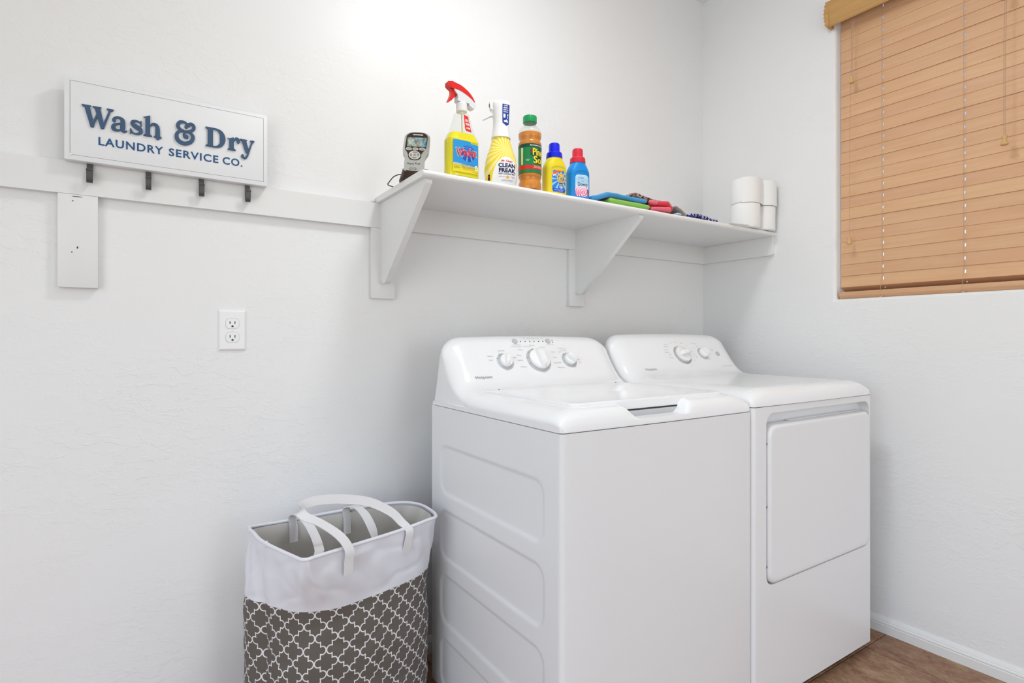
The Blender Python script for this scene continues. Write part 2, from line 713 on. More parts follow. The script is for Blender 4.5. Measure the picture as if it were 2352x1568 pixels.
# floor: grout bed with separate tiles
fl = obj('floor', box(XL - 0.1, 0.12, YF - 0.1, 0.1, -0.10, -0.004), M_grout, smooth=False)
struct(fl, 'brown stone-look tiled floor')
T = 0.457
tile_me = None
xs = [-0.166 + T * i for i in range(-8, 2)]
ys = [-0.813 + T * i for i in range(-6, 2)]
for x in xs:
    for y in ys:
        x0, x1 = max(x, XL - 0.05), min(x + T, 0.05)
        y0, y1 = max(y, YF - 0.05), min(y + T, 0.05)
        if x1 - x0 < 0.03 or y1 - y0 < 0.03:
            continue
        g = 0.0012
        full = abs(x1 - x0 - T) < 1e-6 and abs(y1 - y0 - T) < 1e-6
        if full and tile_me is not None:
            o = bpy.data.objects.new('tile', tile_me)
            C.objects.link(o)
        else:
            hx, hy = (x1 - x0) / 2 - g, (y1 - y0) / 2 - g
            b2 = bmesh.new()
            add_loft(b2, [[(-hx, -hy, -.004), (hx, -hy, -.004), (hx, hy, -.004), (-hx, hy, -.004)],
                          [(-hx, -hy, -.0012), (hx, -hy, -.0012), (hx, hy, -.0012), (-hx, hy, -.0012)],
                          [(-hx + .002, -hy + .002, 0), (hx - .002, -hy + .002, 0), (hx - .002, hy - .002, 0), (-hx + .002, hy - .002, 0)]])
            o = obj('tile', b2, M_tile, smooth=False)
            if full:
                tile_me = o.data
        o.location = ((x0 + x1) / 2, (y0 + y1) / 2, 0)
        o.parent = fl

# baseboards: 56 mm moulded
prof = [(0, 0), (-.014, 0), (-.014, .030), (-.0125, .032), (-.0125, .034), (-.0135, .036), (-.0125, .040), (-.010, .0425), (-.010, .0445), (-.0085, .047), (-.0055, .053), (-.0035, .056), (0, .056)]
bm = bmesh.new()
add_loft(bm, [[(p[0], y, p[1]) for p in prof] for y in (YF, -0.0)], True)
struct(obj('baseboard_right', bm, M_trim, angle=0.3))
bm = bmesh.new()
add_loft(bm, [[(x, p[0], p[1]) for p in prof] for x in (XL, 0.0)], True)
struct(obj('baseboard_back', bm, M_trim, angle=0.3))
bm = bmesh.new()
add_loft(bm, [[(XL - p[0], y, p[1]) for p in prof] for y in (-0.90, -0.0)], True)
struct(obj('baseboard_left', bm, M_trim, angle=0.3))

# window frame and pane in the opening
wf = bmesh.new()
fx0, fx1 = 0.085, 0.115
y0, y1, z0, z1 = WY0 + R, WY1 - R, WZ0 + R, WZ1 - R
add_box(wf, fx0, fx1, y0, y1, z0, z0 + .04)
add_box(wf, fx0, fx1, y0, y1, z1 - .04, z1)
add_box(wf, fx0, fx1, y0, y0 + .04, z0 + .04, z1 - .04)
add_box(wf, fx0, fx1, y1 - .04, y1, z0 + .04, z1 - .04)
add_box(wf, fx0, fx1, (y0 + y1) / 2 - .02, (y0 + y1) / 2 + .02, z0 + .04, z1 - .04)
win = struct(obj('window_1', wf, mat('white_vinyl', rgb(235, 235, 235), rough=0.4), smooth=False), 'white framed window behind the wooden blind')
obj('pane', box(0.098, 0.101, y0 + .03, y1 - .03, z0 + .03, z1 - .03), clear_plastic('window_glass', (1, 1, 1, 1)), win, smooth=False)

# ceiling lamps (out of frame; the rear one is added, unlit): base plate and opal dome
for nm, (lx, ly), lb in (('ceiling_lamp', (-1.37, -0.84), 'round opal ceiling lamp over the washing machines'), ('ceiling_lamp', (-2.75, -2.45), 'added unlit opal ceiling lamp at the rear of the room')):
    t = thing(nm, lb, 'lamp', (lx, ly, CEIL_Z))
    obj('base_plate', lathe([(.155, -.0), (.155, -.02), (.148, -.028), (0.0, -.028)], 40), mat('lamp_white_metal', rgb(230, 230, 230), rough=0.4), t)
    obj('dome', lathe([(.14, -.028), (.142, -.05), (.13, -.085), (.10, -.112), (.055, -.127), (0.0, -.131)], 40, cap0=False), mat('lit_opal_glass', rgb(245, 245, 245), rough=0.4, emis=(.97, 1.0, 1.0, 1), emis_s=13.0) if lx > -2 else mat('opal_glass', rgb(245, 243, 238), rough=0.4), t)

# ------------------------------------------------------------------ trim boards on the wall and the shelf
ZL, ZT = 1.4425, 1.5232       # ledger bottom and top
TH = 0.018
bm = bmesh.new()
add_box(bm, XL, 0.0, -TH, 0, ZL, ZT)
struct(obj('trim_1', bm, M_trim, bevel=.0015), 'long white board screwed along the back wall')

b = obj('mounting_board', box(-2.4618, -2.382, -TH - .001, -0.0005, 1.2108, 1.4418, bevel=.0012), M_trim)
tb = thing('wall_board', 'short upright white board fixed to the wall below the sign', 'board', (-2.4219, 0, 1.2108))
b.parent = tb
b.location = (2.4219, 0, -1.2108)
b.name = 'board'
for (x, z, rx, rz) in ((-2.432, 1.425, .0016, .0012), (-2.434, 1.298, .0015, .0015), (-2.423, 1.310, .0014, .003), (-2.4235, 1.4365, .011, .0008)):
    n2 = lathe([(1, 0), (1, .0006)], 10)
    for v in n2.verts:
        v.co = Vector((x + 2.4219 + v.co.x * rx, -TH - .0011 - v.co.z, z - 1.2108 + v.co.y * rz))
    obj('nail_hole', n2, M_slot, tb)

# shelf: board with rounded front, two brackets with back plates, right end ledger
sh = thing('wall_shelf', 'long white painted shelf on triangular brackets above the washer and dryer', 'shelf', (-0.83, 0, ZT))
SX, SZ = 0.83, -ZT


def L(p):
    return (p[0] + SX, p[1], p[2] + SZ)


prof = [(0.0, 1.5232), (0.0, 1.5422), (-.372, 1.5422), (-.3795, 1.5405), (-.3835, 1.5365), (-.3846, 1.5325), (-.3835, 1.528), (-.3795, 1.5245), (-.372, 1.5232)]
bm = bmesh.new()
nst = 60
rings = []
for i in range(nst + 1):
    x = -1.655 + 1.655 * i / nst
    rings.append([L((x, p[0] + (0 if j < 2 else .0009 * mnoise.noise(Vector((x * 9, j * .7, 1)))), p[1] + (0 if j < 2 else .0007 * mnoise.noise(Vector((x * 14, j, 5)))))) for j, p in enumerate(prof)])
add_loft(bm, rings, True)
obj('shelf_board', bm, M_shelf, sh, angle=0.7)
for bx in (-1.6326, -0.8130):
    # nosed triangular brace in the y/z plane
    pl = obj('bracket_plate', box(bx - .04 + SX, bx + .04 + SX, -TH, 0, 1.2135 + SZ, ZL - .0006 + SZ, bevel=.001), M_trim, sh)
    outl = [(-TH, ZT - .0002), (-.366, ZT - .0002), (-.372, ZT - .006), (-.370, ZT - .014), (-.070, 1.272), (-.060, 1.263), (-.048, 1.260), (-.036, 1.262), (-TH, 1.268)]
    bm = bmesh.new()
    add_prism(bm, [(p[0], p[1] + SZ) for p in outl], 'x', bx - .0095 + SX, bx + .0095 + SX)
    obj('bracket', bm, M_trim, sh, bevel=.0015)
# right ledger with clipped end
bm = bmesh.new()
add_prism(bm, [(-TH, ZL + SZ), (-.366, ZL + SZ), (-.372, ZL + .006 + SZ), (-.372, ZT - .0004 + SZ), (-TH, ZT - .0004 + SZ)], 'x', -TH + SX, 0.0 + SX - .0002)
obj('end_ledger', bm, M_trim, sh, bevel=.0012)

# caulk blob where the rail meets the shelf
bm = bmesh.new()
for (x, z, r) in ((-1.664, 1.530, .006), (-1.672, 1.527, .004), (-1.659, 1.537, .003)):
    mm = Matrix.Translation((x + SX, -TH * .6, z + SZ)) @ Matrix.Diagonal((1, 1, .8, 1))
    bmesh.ops.create_icosphere(bm, subdivisions=2, radius=r, matrix=mm)
obj('caulk', bm, M_trim, sh)

# ------------------------------------------------------------------ washer and dryer
DNN = Vector((0, -.801, .598))
DUP = Vector((0, .598, .801))


def smooth01(t):
    t = max(0.0, min(1.0, t))
    return t * t * (3 - 2 * t)


def resample_pair(A, B, k):
    """smooth both profiles the same way"""
    return catmull([(0, a[0], a[1]) for a in A], k), catmull([(0, b[0], b[1]) for b in B], k)


def machine_top(parent, w, yf, zs, notch, ox, oy):
    """console, deck and rounded apron as one pressed shell. local coords: x 0..w, y world, z world"""
    # interior profile, rear to front (y, z)
    A = [(-.170, zs + .004), (-.170, zs + .10), (-.171, zs + .180), (-.1765, zs + .199), (-.191, zs + .2055), (-.213, zs + .2045), (-.2355, zs + .1925),
         (-.2535, zs + .1720), (-.272, zs + .148), (-.292, zs + .1215), (-.312, zs + .096), (-.334, zs + .073), (-.358, zs + .059), (-.388, zs + .0535),
         (-.43, zs + .052), (-.52, zs + .0515), (-.62, zs + .051), (-.70, zs + .0505), (yf + .058, zs + .050), (yf + .040, zs + .0485), (yf + .022, zs + .043), (yf + .010, zs + .033),
         (yf + .003, zs + .018), (yf, zs + .004), (yf, zs + .0)]
    Bp = [(-.176, zs + .004), (-.199, zs + .060), (-.216, zs + .100), (-.225, zs + .124), (-.2295, zs + .138), (-.2330, zs + .1450), (-.2370, zs + .143),
          (-.2420, zs + .130), (-.250, zs + .111), (-.262, zs + .0905), (-.278, zs + .0705), (-.298, zs + .053), (-.324, zs + .0375), (-.352, zs + .024),
          (-.40, zs + .016), (-.50, zs + .015), (-.60, zs + .015), (-.70, zs + .015), (yf + .058, zs + .015), (yf + .040, zs + .015), (yf + .024, zs + .0145), (yf + .012, zs + .013),
          (yf + .005, zs + .009), (yf + .001, zs + .003), (yf + .001, zs + .0)]
    PA, PB = resample_pair(A, Bp, 5)
    n = len(PA)
    stations = []
    EW = .085
    xs = []
    for i in range(15):
        t = i / 14
        xs.append(EW * (1 - math.cos(t * PI / 2)))
    core = [EW + (w - 2 * EW) * i / 90 for i in range(1, 90)]
    xs = xs + core + [w - x for x in reversed(xs)]
    bm = bmesh.new()
    rings = []
    nx0, nx1 = .200, .440
    for x in xs:
        d = min(x, w - x)
        e = 0.0
        if d < EW:
            q = 1 - d / EW
            e = 1 - math.sqrt(max(0.0, 1 - q * q))
        crown = 1 - ((x - w / 2) / (w / 2)) ** 2
        ring = []
        for a, c in zip(PA, PB):
            y, z = a.y * (1 - e) + c.y * e, a.z * (1 - e) + c.z * e
            # the console bulges slightly in the middle
            k = smooth01((z - zs - .06) / .13) if y > -.36 else 0
            z += .0075 * crown * k
            # front edge bows out a little
            if y < -.6:
                y -= .004 * crown * smooth01((-.6 - y) / .2)
            # round corners in plan at the front
            rc = .015
            if y < yf + rc and d < rc:
                y = max(y, yf + rc - math.sqrt(max(0, rc * rc - (rc - d) ** 2)))
            if notch:
                # finger notch in the apron, sloped sides
                s = smooth01((x - nx0) / .045) * smooth01((nx1 - x) / .045)
                zf = zs + .0145
                inn = smooth01((-.757 - y) / .003) if y > -.79 else 1.0
                if z > zf and y < -.7565:
                    z = z + (zf - z) * s * inn
            inset = .0045 * smooth01((y + .40) / .03) * (1 if x < w / 2 else -1) * max(0.0, 1 - d / .05)
            ring.append((x + inset + ox, y - oy, z))
        rings.append(ring)
    # end walls down to a proud skirt
    def endcap(ring, xo, sgn):
        z1 = zs + .0145
        r1 = [(p[0], p[1], min(p[2], z1)) for p in ring]
        xe = ring[len(ring) * 3 // 5][0]
        r2 = [(xe, p[1], min(p[2], zs + .0115)) for p in ring]
        r3 = [(xe, p[1], zs) for p in ring]
        return [r3, r2, r1]
    left = endcap(rings[0], 0, 1)
    right = endcap(rings[-1], 0, -1)
    allr = left + rings + list(reversed(right))
    add_loft(bm, allr, closed=False, cap0=False, cap1=False)
    bmesh.ops.remove_doubles(bm, verts=bm.verts, dist=1e-5)
    return obj('top_shell', bm, M_gloss, parent, angle=0.75)


def face_pt(x, s, dz, off=0.0):
    s = s - max(0.0, s - .02) * .16
    off += .0024 * (max(0.0, -.048 - s) / .03) ** 2
    p = Vector((x, -.272, 1.026 + dz)) + DUP * s + DNN * off
    x0, z0 = (WX, WZS) if dz == 0 else (DX, DZS)
    crown = 1 - ((x - x0 - .343) / .343) ** 2
    p.z += .0075 * crown * smooth01((p.z - z0 - .06) / .13)
    return p


def console_matrix(x, s, dz, ox, oy, oz, rot=0.0):
    p = face_pt(x, s, dz, -.001)
    Mx = Matrix(((1, 0, 0, p.x - ox), (0, DUP.y, DNN.y, p.y - oy), (0, DUP.z, DNN.z, p.z - oz), (0, 0, 0, 1)))
    return Mx @ Matrix.Rotation(rot, 4, 'Z')


def make_knob(parent, Mx, r_ring, r, grip, name, ticks, tick_range=(0, 360)):
    """printed dial ring with ticks, round knob and a raised grip bar"""
    bm = lathe([(r_ring, 0), (r_ring, .0016), (r_ring * .97, .0022), (r * .9, .0022)], 48)
    bm.transform(Mx)
    base = obj('dial', bm, M_ring, parent)
    bm = bmesh.new()
    for i in range(ticks):
        a = math.radians(tick_range[0] + (tick_range[1] - tick_range[0]) * i / max(1, ticks - 1))
        R1, R2 = r_ring * .86, r_ring * .99
        add_box(bm, R1, R2, -.0006, .0006, .002, .0028, Matrix.Rotation(a, 4, 'Z'))
    bm.transform(Mx)
    tm = obj('tick_marks', bm, M_print, base, smooth=False)
    tm['kind'] = 'stuff'
    bm = lathe([(r * .97, .002), (r, .004), (r, .010), (r * .97, .0135), (r * .90, .015), (0, .0158)], 48)
    bm.transform(Mx)
    kb = obj(name, bm, M_knob, parent)
    # grip bar
    bm = bmesh.new()
    gl, gw, gh = grip
    rings = []
    for t in [i / 14 for i in range(15)]:
        y = -gl + 2 * gl * t
        q = abs(2 * t - 1)
        h = .013 + (gh - .013) * (1 - q ** 5) ** .6
        w2 = gw * (1 - .45 * q ** 4)
        rings.append([(-w2, y, .012), (-w2 * .95, y, h - .003), (-w2 * .75, y, h), (w2 * .75, y, h), (w2 * .95, y, h - .003), (w2, y, .012)])
    add_loft(bm, rings, True)
    bm.transform(Mx)
    obj('grip', bm, M_knob, kb, angle=0.7)
    return kb


def front_cabinet(parent, w, yf, yb, z0, z1, hole=None):
    """body sides and back; front handled separately"""


def emboss_side(parent, ox, oy, x, y0, y1, z0, z1, panels, depth, m):
    """pressed steel side with rounded recessed panels"""
    ny, nz = 130, 190
    verts, faces = [], []

    def sd(y, z, P):
        cy, cz, hy, hz, r = P
        qx, qz = abs(y - cy) - hy + r, abs(z - cz) - hz + r
        return math.hypot(max(qx, 0), max(qz, 0)) + min(max(qx, qz), 0) - r
    for j in range(nz + 1):
        for i in range(ny + 1):
            y = y0 + (y1 - y0) * i / ny
            z = z0 + (z1 - z0) * j / nz
            d = min(sd(y, z, P) for P in panels)
            k = smooth01((.004 - d) / .009)
            verts.append((x + depth * k - ox, y - oy, z))
    for j in range(nz):
        for i in range(ny):
            a = j * (ny + 1) + i
            faces.append((a, a + 1, a + ny + 2, a + ny + 1))
    me = bpy.data.meshes.new('side_panel')
    me.from_pydata(verts, [], faces)
    return mobj('side_panel', me, m, parent, angle=1.3)


# ---- washer
DX, DW, DF, DZS = -0.8445, 0.686, -0.8292, 0.8881
WX, WW, WF, WZS = -1.5303, 0.6845, -0.8231, 0.8778
ws = thing('washing_machine', 'white top-loading washer with three knobs, between the hamper and the dryer', 'washer', (WX, WF, 0))
ox, oy = 0.0, WF      # part coordinates: x from the left side, y from the front


def prt(bm, name, m, parent, X0, Y0, **k):
    bmesh.ops.translate(bm, vec=(-X0, -Y0, 0), verts=bm.verts)
    return obj(name, bm, m, parent, **k)


machine_top(ws, WW, WF, WZS, True, 0.0, WF)
# cabinet: front with rounded vertical edges, right side, back, bottom
bm = bmesh.new()
rc = .012
zt, zb = WZS - .0016, .022
pts = [(WX + WW, -.172), (WX + WW, WF + rc)]
for i in range(6):
    a = math.radians(0 - 90 * i / 5)
    pts.append((WX + WW - rc + rc * math.cos(a), WF + rc + rc * math.sin(a)))
for i in range(1, 6):
    q = i / 6
    pts.append((WX + WW - rc - (WW - 2 * rc) * q, WF - .004 * (1 - (2 * q - 1) ** 2)))
for i in range(6):
    a = math.radians(-90 - 90 * i / 5)
    pts.append((WX + rc + rc * math.cos(a), WF + rc + rc * math.sin(a)))
pts += [(WX + .005, WF + rc), (WX + .005, -.172)]
add_loft(bm, [[(p[0], p[1], zb) for p in pts], [(p[0], p[1], zt) for p in pts]], True)
prt(bm, 'cabinet', M_enamel, ws, WX, WF, angle=0.5)
panels = []
for k in range(4):
    zc = .689 - .1935 * k
    panels.append((-.4945, zc, .2625, .0715, .035))
emboss_side(ws, WX, WF, WX, -.1715, WF + rc, zb, zt, panels, .0045, M_enamel)
prt(box(WX + .006, WX + WW - .006, WF + .010, -.174, WZS - .006, WZS + .002), 'top_gap', M_dark, ws, WX, WF, smooth=False)
for fx in (WX + .05, WX + WW - .05):
    for fy in (WF + .05, -.22):
        prt(lathe([(.02, 0), (.02, .012), (.008, .014), (.008, .026)], 16, fx, fy), 'foot', M_dark, ws, WX, WF)
# lid: glass-smooth panel with a rounded rim
bm = bmesh.new()
lx0, lx1, ly0, ly1 = WX + .066, WX + WW - .070, -.783, -.366
N = 12
for zz, inset in ((WZS + .030, .0), (WZS + .0515, .0), (WZS + .0555, .0015), (WZS + .057, .005), (WZS + .0565, .012), (WZS + .0555, .02)):
    pass
rings = []
for zz, ins in ((WZS + .030, .0), (WZS + .0515, .0), (WZS + .0550, .0012), (WZS + .0566, .0045), (WZS + .0562, .010), (WZS + .0552, .018)):
    rings.append([(p[0], p[1], zz) for p in rrect((lx0 + lx1) / 2, (ly0 + ly1) / 2, lx1 - lx0 - 2 * ins, ly1 - ly0 - 2 * ins, .022 - ins * .6, 6)])
add_loft(bm, rings, True)
ld = prt(bm, 'lid', M_gloss, ws, WX, WF, angle=0.9)
# dark gap below the lid edge inside the notch and the grey inner lip
prt(box(WX + .205, WX + .435, -.7845, -.776, WZS + .0285, WZS + .0325), 'lid_gap', M_dark, ws, WX, WF, smooth=False)
prt(box(WX + .20, WX + .44, -.786, -.766, WZS + .006, WZS + .0288, bevel=.002), 'inner_lip', M_btn, ws, WX, WF)
for hx in (WX + .115, WX + WW - .105):
    bm = lathe([(.0022, WZS + .056), (.0022, WZS + .0575)], 12, hx, -.385)
    prt(bm, 'lid_bumper', M_slot, ws, WX, WF)

ring_fn = lambda X0, Y0, dz: (lambda u, v: face_pt(u, v, dz, .0009 + .0) - Vector((X0, Y0, 0)))
cw = lambda x, s, rot=0.0: console_matrix(x, s, 0.0, WX, WF, 0.0, rot)
make_knob(ws, cw(-1.2000, -.0215), .0465, .0375, (.036, .0115, .034), 'cycle_knob', 8, (-30, 200))
make_knob(ws, cw(-1.3310, -.0237, math.radians(-28)), .0305, .0215, (.021, .0075, .030), 'load_size_knob', 4, (80, 185))
make_knob(ws, cw(-1.0725, -.0244, math.radians(48)), .0300, .0215, (.021, .0075, .030), 'temperature_knob', 4, (80, 185))
for (x, s) in ((-1.2658, .0572), (-1.1304, .0567)):
    bm = lathe([(.0095, 0), (.0095, .003), (.008, .0045), (0, .0048)], 28)
    bm.transform(cw(x, s))
    obj('push_button', bm, M_btn, ws)
for i in range(6):
    bm = lathe([(.0014, 0), (.0014, .002)], 10)
    bm.transform(cw(-1.2429 + i * .0183, .0558))
    obj('indicator_light', bm, M_slot, ws)
for (x, s) in ((-1.1102, .0607), (-1.1108, .0516)):
    bm = lathe([(.0014, 0), (.0014, .002)], 10)
    bm.transform(cw(x, s))
    obj('indicator_light', bm, M_slot, ws)
fnw = ring_fn(WX, WF, 0.0)
decal_text('brand_lettering', 'Hotpoint', .0155, -1.4293, -.0815, fnw, mat('brand_grey', rgb(150, 152, 158), rough=.4), ws, width=.058)
small = [('Load Size', -1.3330, .0140), ('Start/Pause', -1.2640, .0380), ('press and hold to reset', -1.2600, .0300), ('Deep Rinse', -1.1270, .0380), ('Temperature', -1.0850, .0200),
         ('Fill', -1.2240, .0690), ('Wash', -1.2060, .0690), ('Rinse', -1.1875, .0690), ('Drain', -1.1690, .0690), ('Spin', -1.1505, .0690), ('Cycle', -1.2200, .0290),
         ('Whites', -1.2570, .0150), ('Normal', -1.2050, .0340), ('Colors', -1.1620, .0250), ('Heavy', -1.2700, -.0050), ('Medium', -1.2730, -.0230), ('Delicates', -1.2690, -.0470),
         ('Casuals', -1.1300, .0050), ('Rinse', -1.1290, -.0160), ('Speed Wash', -1.1270, -.0360), ('Bulky Items', -1.1200, -.0540), ('Medium', -1.3790, -.0050), ('Small', -1.3820, -.0190),
         ('Large', -1.3400, .0030), ('Super', -1.2890, -.0130), ('Cold', -1.1010, .0050), ('Warm', -1.0330, -.0260), ('Hot', -1.0300, -.0380), ('Tap Cold', -1.0810, .0110)]
prn = mat('faint_grey_print', rgb(172, 173, 177), rough=.4)
for (t, x, s) in small:
    decal_text('printed_word', t, .0062, x, s, fnw, prn, ws, spacing=1.05)

# ---- dryer
DX, DW, DF, DZS = -0.8445, 0.686, -0.8292, 0.8881
dr = thing('clothes_dryer', 'white front-loading dryer with two knobs, beside the right wall', 'dryer', (DX, DF, 0))
machine_top(dr, DW, DF, DZS, False, 0.0, DF)
zt = DZS - .0016
dz0 = .028


def rr_yz(cx, cz, w, h, rr, y):
    return [(p[0], y, p[1]) for p in rrect(cx, cz, w, h, rr, 7)]


# front panel with one rounded opening (handle recess and door)
ox0, ox1, oz0, oz1 = -.7855, -.1735, .3655, .8670
bm = bmesh.new()
ins = [bm.verts.new(p) for p in rr_yz((ox0 + ox1) / 2, (oz0 + oz1) / 2, ox1 - ox0, oz1 - oz0, .034, DF)]
ins1 = [bm.verts.new(p) for p in rr_yz((ox0 + ox1) / 2, (oz0 + oz1) / 2, ox1 - ox0 - .002, oz1 - oz0 - .002, .033, DF + .0012)]
ins2 = [bm.verts.new((v.co.x, DF + .034, v.co.z)) for v in ins1]
rc = .012
co = [(DX + rc, dz0), (DX + DW - rc, dz0), (DX + DW - rc, zt), (DX + rc, zt)]
o4 = [bm.verts.new((p[0], DF, p[1])) for p in co]
edges = []
for L_ in (ins, o4):
    for i in range(len(L_)):
        edges.append(bm.edges.new((L_[i], L_[(i + 1) % len(L_)])))
bmesh.ops.triangle_fill(bm, use_beauty=True, edges=edges)
for f in list(bm.faces):
    c = f.calc_center_median()
    if ox0 + .02 < c.x < ox1 - .02 and oz0 + .02 < c.z < oz1 - .02 and all(v in ins for v in f.verts):
        bm.faces.remove(f)
for A_, B_ in ((ins, ins1), (ins1, ins2)):
    for i in range(len(A_)):
        k = (i + 1) % len(A_)
        bm.faces.new((A_[i], A_[k], B_[k], B_[i]))
bm.faces.new(ins2)
# wrap to the sides with rounded edges
for sgn, xa in ((1, DX), (-1, DX + DW)):
    strip = []
    for i in range(6):
        a = math.radians(90 * i / 5)
        strip.append((xa + sgn * rc * (1 - math.sin(a)), DF + rc * (1 - math.cos(a))))
    strip.append((xa, -.172))
    for i in range(len(strip) - 1):
        (xa1, ya1), (xb1, yb1) = strip[i], strip[i + 1]
        vs = [bm.verts.new((xa1, ya1, dz0)), bm.verts.new((xb1, yb1, dz0)), bm.verts.new((xb1, yb1, zt)), bm.verts.new((xa1, ya1, zt))]
        bm.faces.new(vs)
vs = [bm.verts.new((DX, -.172, dz0)), bm.verts.new((DX + DW, -.172, dz0)), bm.verts.new((DX + DW, -.172, zt)), bm.verts.new((DX, -.172, zt))]
bm.faces.new(vs)
vs = [bm.verts.new((DX, DF + .012, dz0)), bm.verts.new((DX + DW, DF + .012, dz0)), bm.verts.new((DX + DW, -.172, dz0)), bm.verts.new((DX, -.172, dz0))]
bm.faces.new(vs)
bmesh.ops.remove_doubles(bm, verts=bm.verts, dist=1e-5)
prt(bm, 'cabinet', M_enamel, dr, DX, DF, angle=0.5)
# door with rolled top and left edges
bm = bmesh.new()
dcx, dcz, dw, dh = (-.7775 - .1750) / 2, (.3685 + .8330) / 2, .6025, .4645
rings = []
for y, inset in ((DF + .030, .001), (DF + .006, .0), (DF - .0005, .0015), (DF - .0045, .0055), (DF - .0055, .011), (DF - .0052, .019), (DF - .0048, .03)):
    rings.append([(p[0], y, p[1]) for p in rrect(dcx, dcz, dw - 2 * inset, dh - 2 * inset, max(.004, .036 - inset * .5), 7)])
add_loft(bm, rings, True)
door = prt(bm, 'door', M_enamel, dr, DX, DF, angle=0.9)
prt(box(-.640, -.200, DF + .016, DF + .0335, .8328, .8355, bevel=.001), 'handle_ledge', M_enamel, door, DX, DF)
for hz in (.7788, .5969, .4237):
    prt(box(-.7850, -.7810, DF + .0004, DF + .004, hz - .003, hz + .003), 'hinge_gap', M_slot, door, DX, DF, smooth=False)
prt(box(DX + .02, DX + DW - .02, DF + .03, -.19, .012, dz0), 'toe_base', M_dark, dr, DX, DF, smooth=False)
for fx in (DX + .05, DX + DW - .05):
    for fy in (DF + .05, -.22):
        prt(lathe([(.02, 0), (.02, .012), (.008, .014), (.008, .026)], 16, fx, fy), 'foot', M_dark, dr, DX, DF)
prt(box(DX + .006, DX + DW - .006, DF + .010, -.174, DZS - .006, DZS + .002), 'top_gap', M_dark, dr, DX, DF, smooth=False)
cd = lambda x, s, rot=0.0: console_matrix(x, s, .0103, DX, DF, 0.0, rot)
make_knob(dr, cd(-.4985, -.0279, math.radians(100)), .0440, .0350, (.034, .0110, .032), 'timer_knob', 30, (0, 348))
make_knob(dr, cd(-.3700, -.0237, math.radians(20)), .0270, .0215, (.021, .0075, .030), 'temperature_knob', 5, (60, 200))
bm = lathe([(.0105, 0), (.0105, .003), (.009, .005), (0, .0054)], 28)
bm.transform(cd(-.2768, -.0256))
obj('push_button', bm, M_btn, dr)
fnd = ring_fn(DX, DF, .0103)
decal_text('brand_lettering', 'Hotpoint', .0150, -.7174, -.0920, fnd, _M['brand_grey'], dr, width=.058)
for (t, x, s) in [('Temperature', -.3930, .0220), ('High', -.3830, .0080), ('Low', -.4090, .0020), ('Start', -.2960, -.0060), ('Push', -.2960, -.0110), ('Easy Care', -.5690, .0080), ('Cottons', -.5640, .0180),
                  ('Less Dry', -.5780, -.0060), ('Timed Dry', -.5780, -.0170), ('80', -.5680, -.0290), ('More Dry', -.5680, -.0420), ('Auto Dry', -.5020, .0300), ('Damp', -.4680, .0240),
                  ('70', -.4430, .0110), ('60', -.4320, -.0160), ('50', -.4290, -.0300), ('Fluff', -.4200, -.0400), ('40', -.4400, -.0560), ('30', -.4860, -.0820), ('Off', -.5290, .0250)]:
    decal_text('printed_word', t, .0058, x, s, fnd, prn, dr, spacing=1.05)
decal_text('printed_word', 'heavy duty series', .0058, -.2640, -.0880, fnd, prn, dr, width=.062)

# ------------------------------------------------------------------ wooden blind
bl = thing('window_blind', 'closed honey-coloured wooden slat blind over the window', 'blind', (0.03, -1.17, 1.2378))
BX, BY, BZ = 0.03, -1.17, 1.2378
YB0, YB1 = -1.735, -0.6345
ladders = [-.786, -1.036, -1.286, -1.536]


def bo(bm, name, m, parent=bl, **k):
    bmesh.ops.translate(bm, vec=(-BX, -BY, -BZ), verts=bm.verts)
    return obj(name, bm, m, parent, **k)


def slat_mesh():
    """one 50 mm slat around its centre, cord holes cut at every ladder"""
    bm = bmesh.new()
    hw, th = .025, .0011
    cuts = sorted([(-y + 0, y) for y in ladders])
    ys = [YB1]
    for _, y in cuts:
        ys += [y + .0018, y - .0018]
    ys.append(YB0)
    for i in range(len(ys) - 1):
        a, b = ys[i], ys[i + 1]
        if i % 2 == 0:
            add_box(bm, -th, th, b - BY, a - BY, -hw, hw)
        else:
            add_box(bm, -th, th, b - BY, a - BY, -hw, -.0058)
            add_box(bm, -th, th, b - BY, a - BY, .0058, hw)
    bmesh.ops.remove_doubles(bm, verts=bm.verts, dist=1e-6)
    # drop inner partition faces
    from collections import defaultdict
    d = defaultdict(list)
    for f in bm.faces:
        d[tuple(round(c, 5) for c in f.calc_center_median())].append(f)
    kill = [f for v in d.values() if len(v) > 1 for f in v]
    bmesh.ops.delete(bm, geom=kill, context='FACES')
    bmesh.ops.recalc_face_normals(bm, faces=bm.faces)
    me = bpy.data.meshes.new('slat')
    bm.to_mesh(me)
    bm.free()
    me.materials.append(M_wood)
    return me


sm = slat_mesh()
pitch = .0444
k = 0
z = 1.285 + .0249
while z < 2.39:
    o = bpy.data.objects.new('slat', sm)
    C.objects.link(o)
    o.parent = bl
    tilt = math.radians(3.3 + random.uniform(-.06, .06))
    o.rotation_euler = (random.uniform(-.0008, .0008), tilt, 0)
    o.location = (random.uniform(-.0006, .0006), random.uniform(-.001, .001), z - BZ)
    z += pitch
    k += 1
o = bpy.data.objects.new('slat', sm)
C.objects.link(o)
o.parent = bl
o.rotation_euler = (0, math.radians(-68), 0)
o.location = (.0165, 0, 1.2760 - BZ)
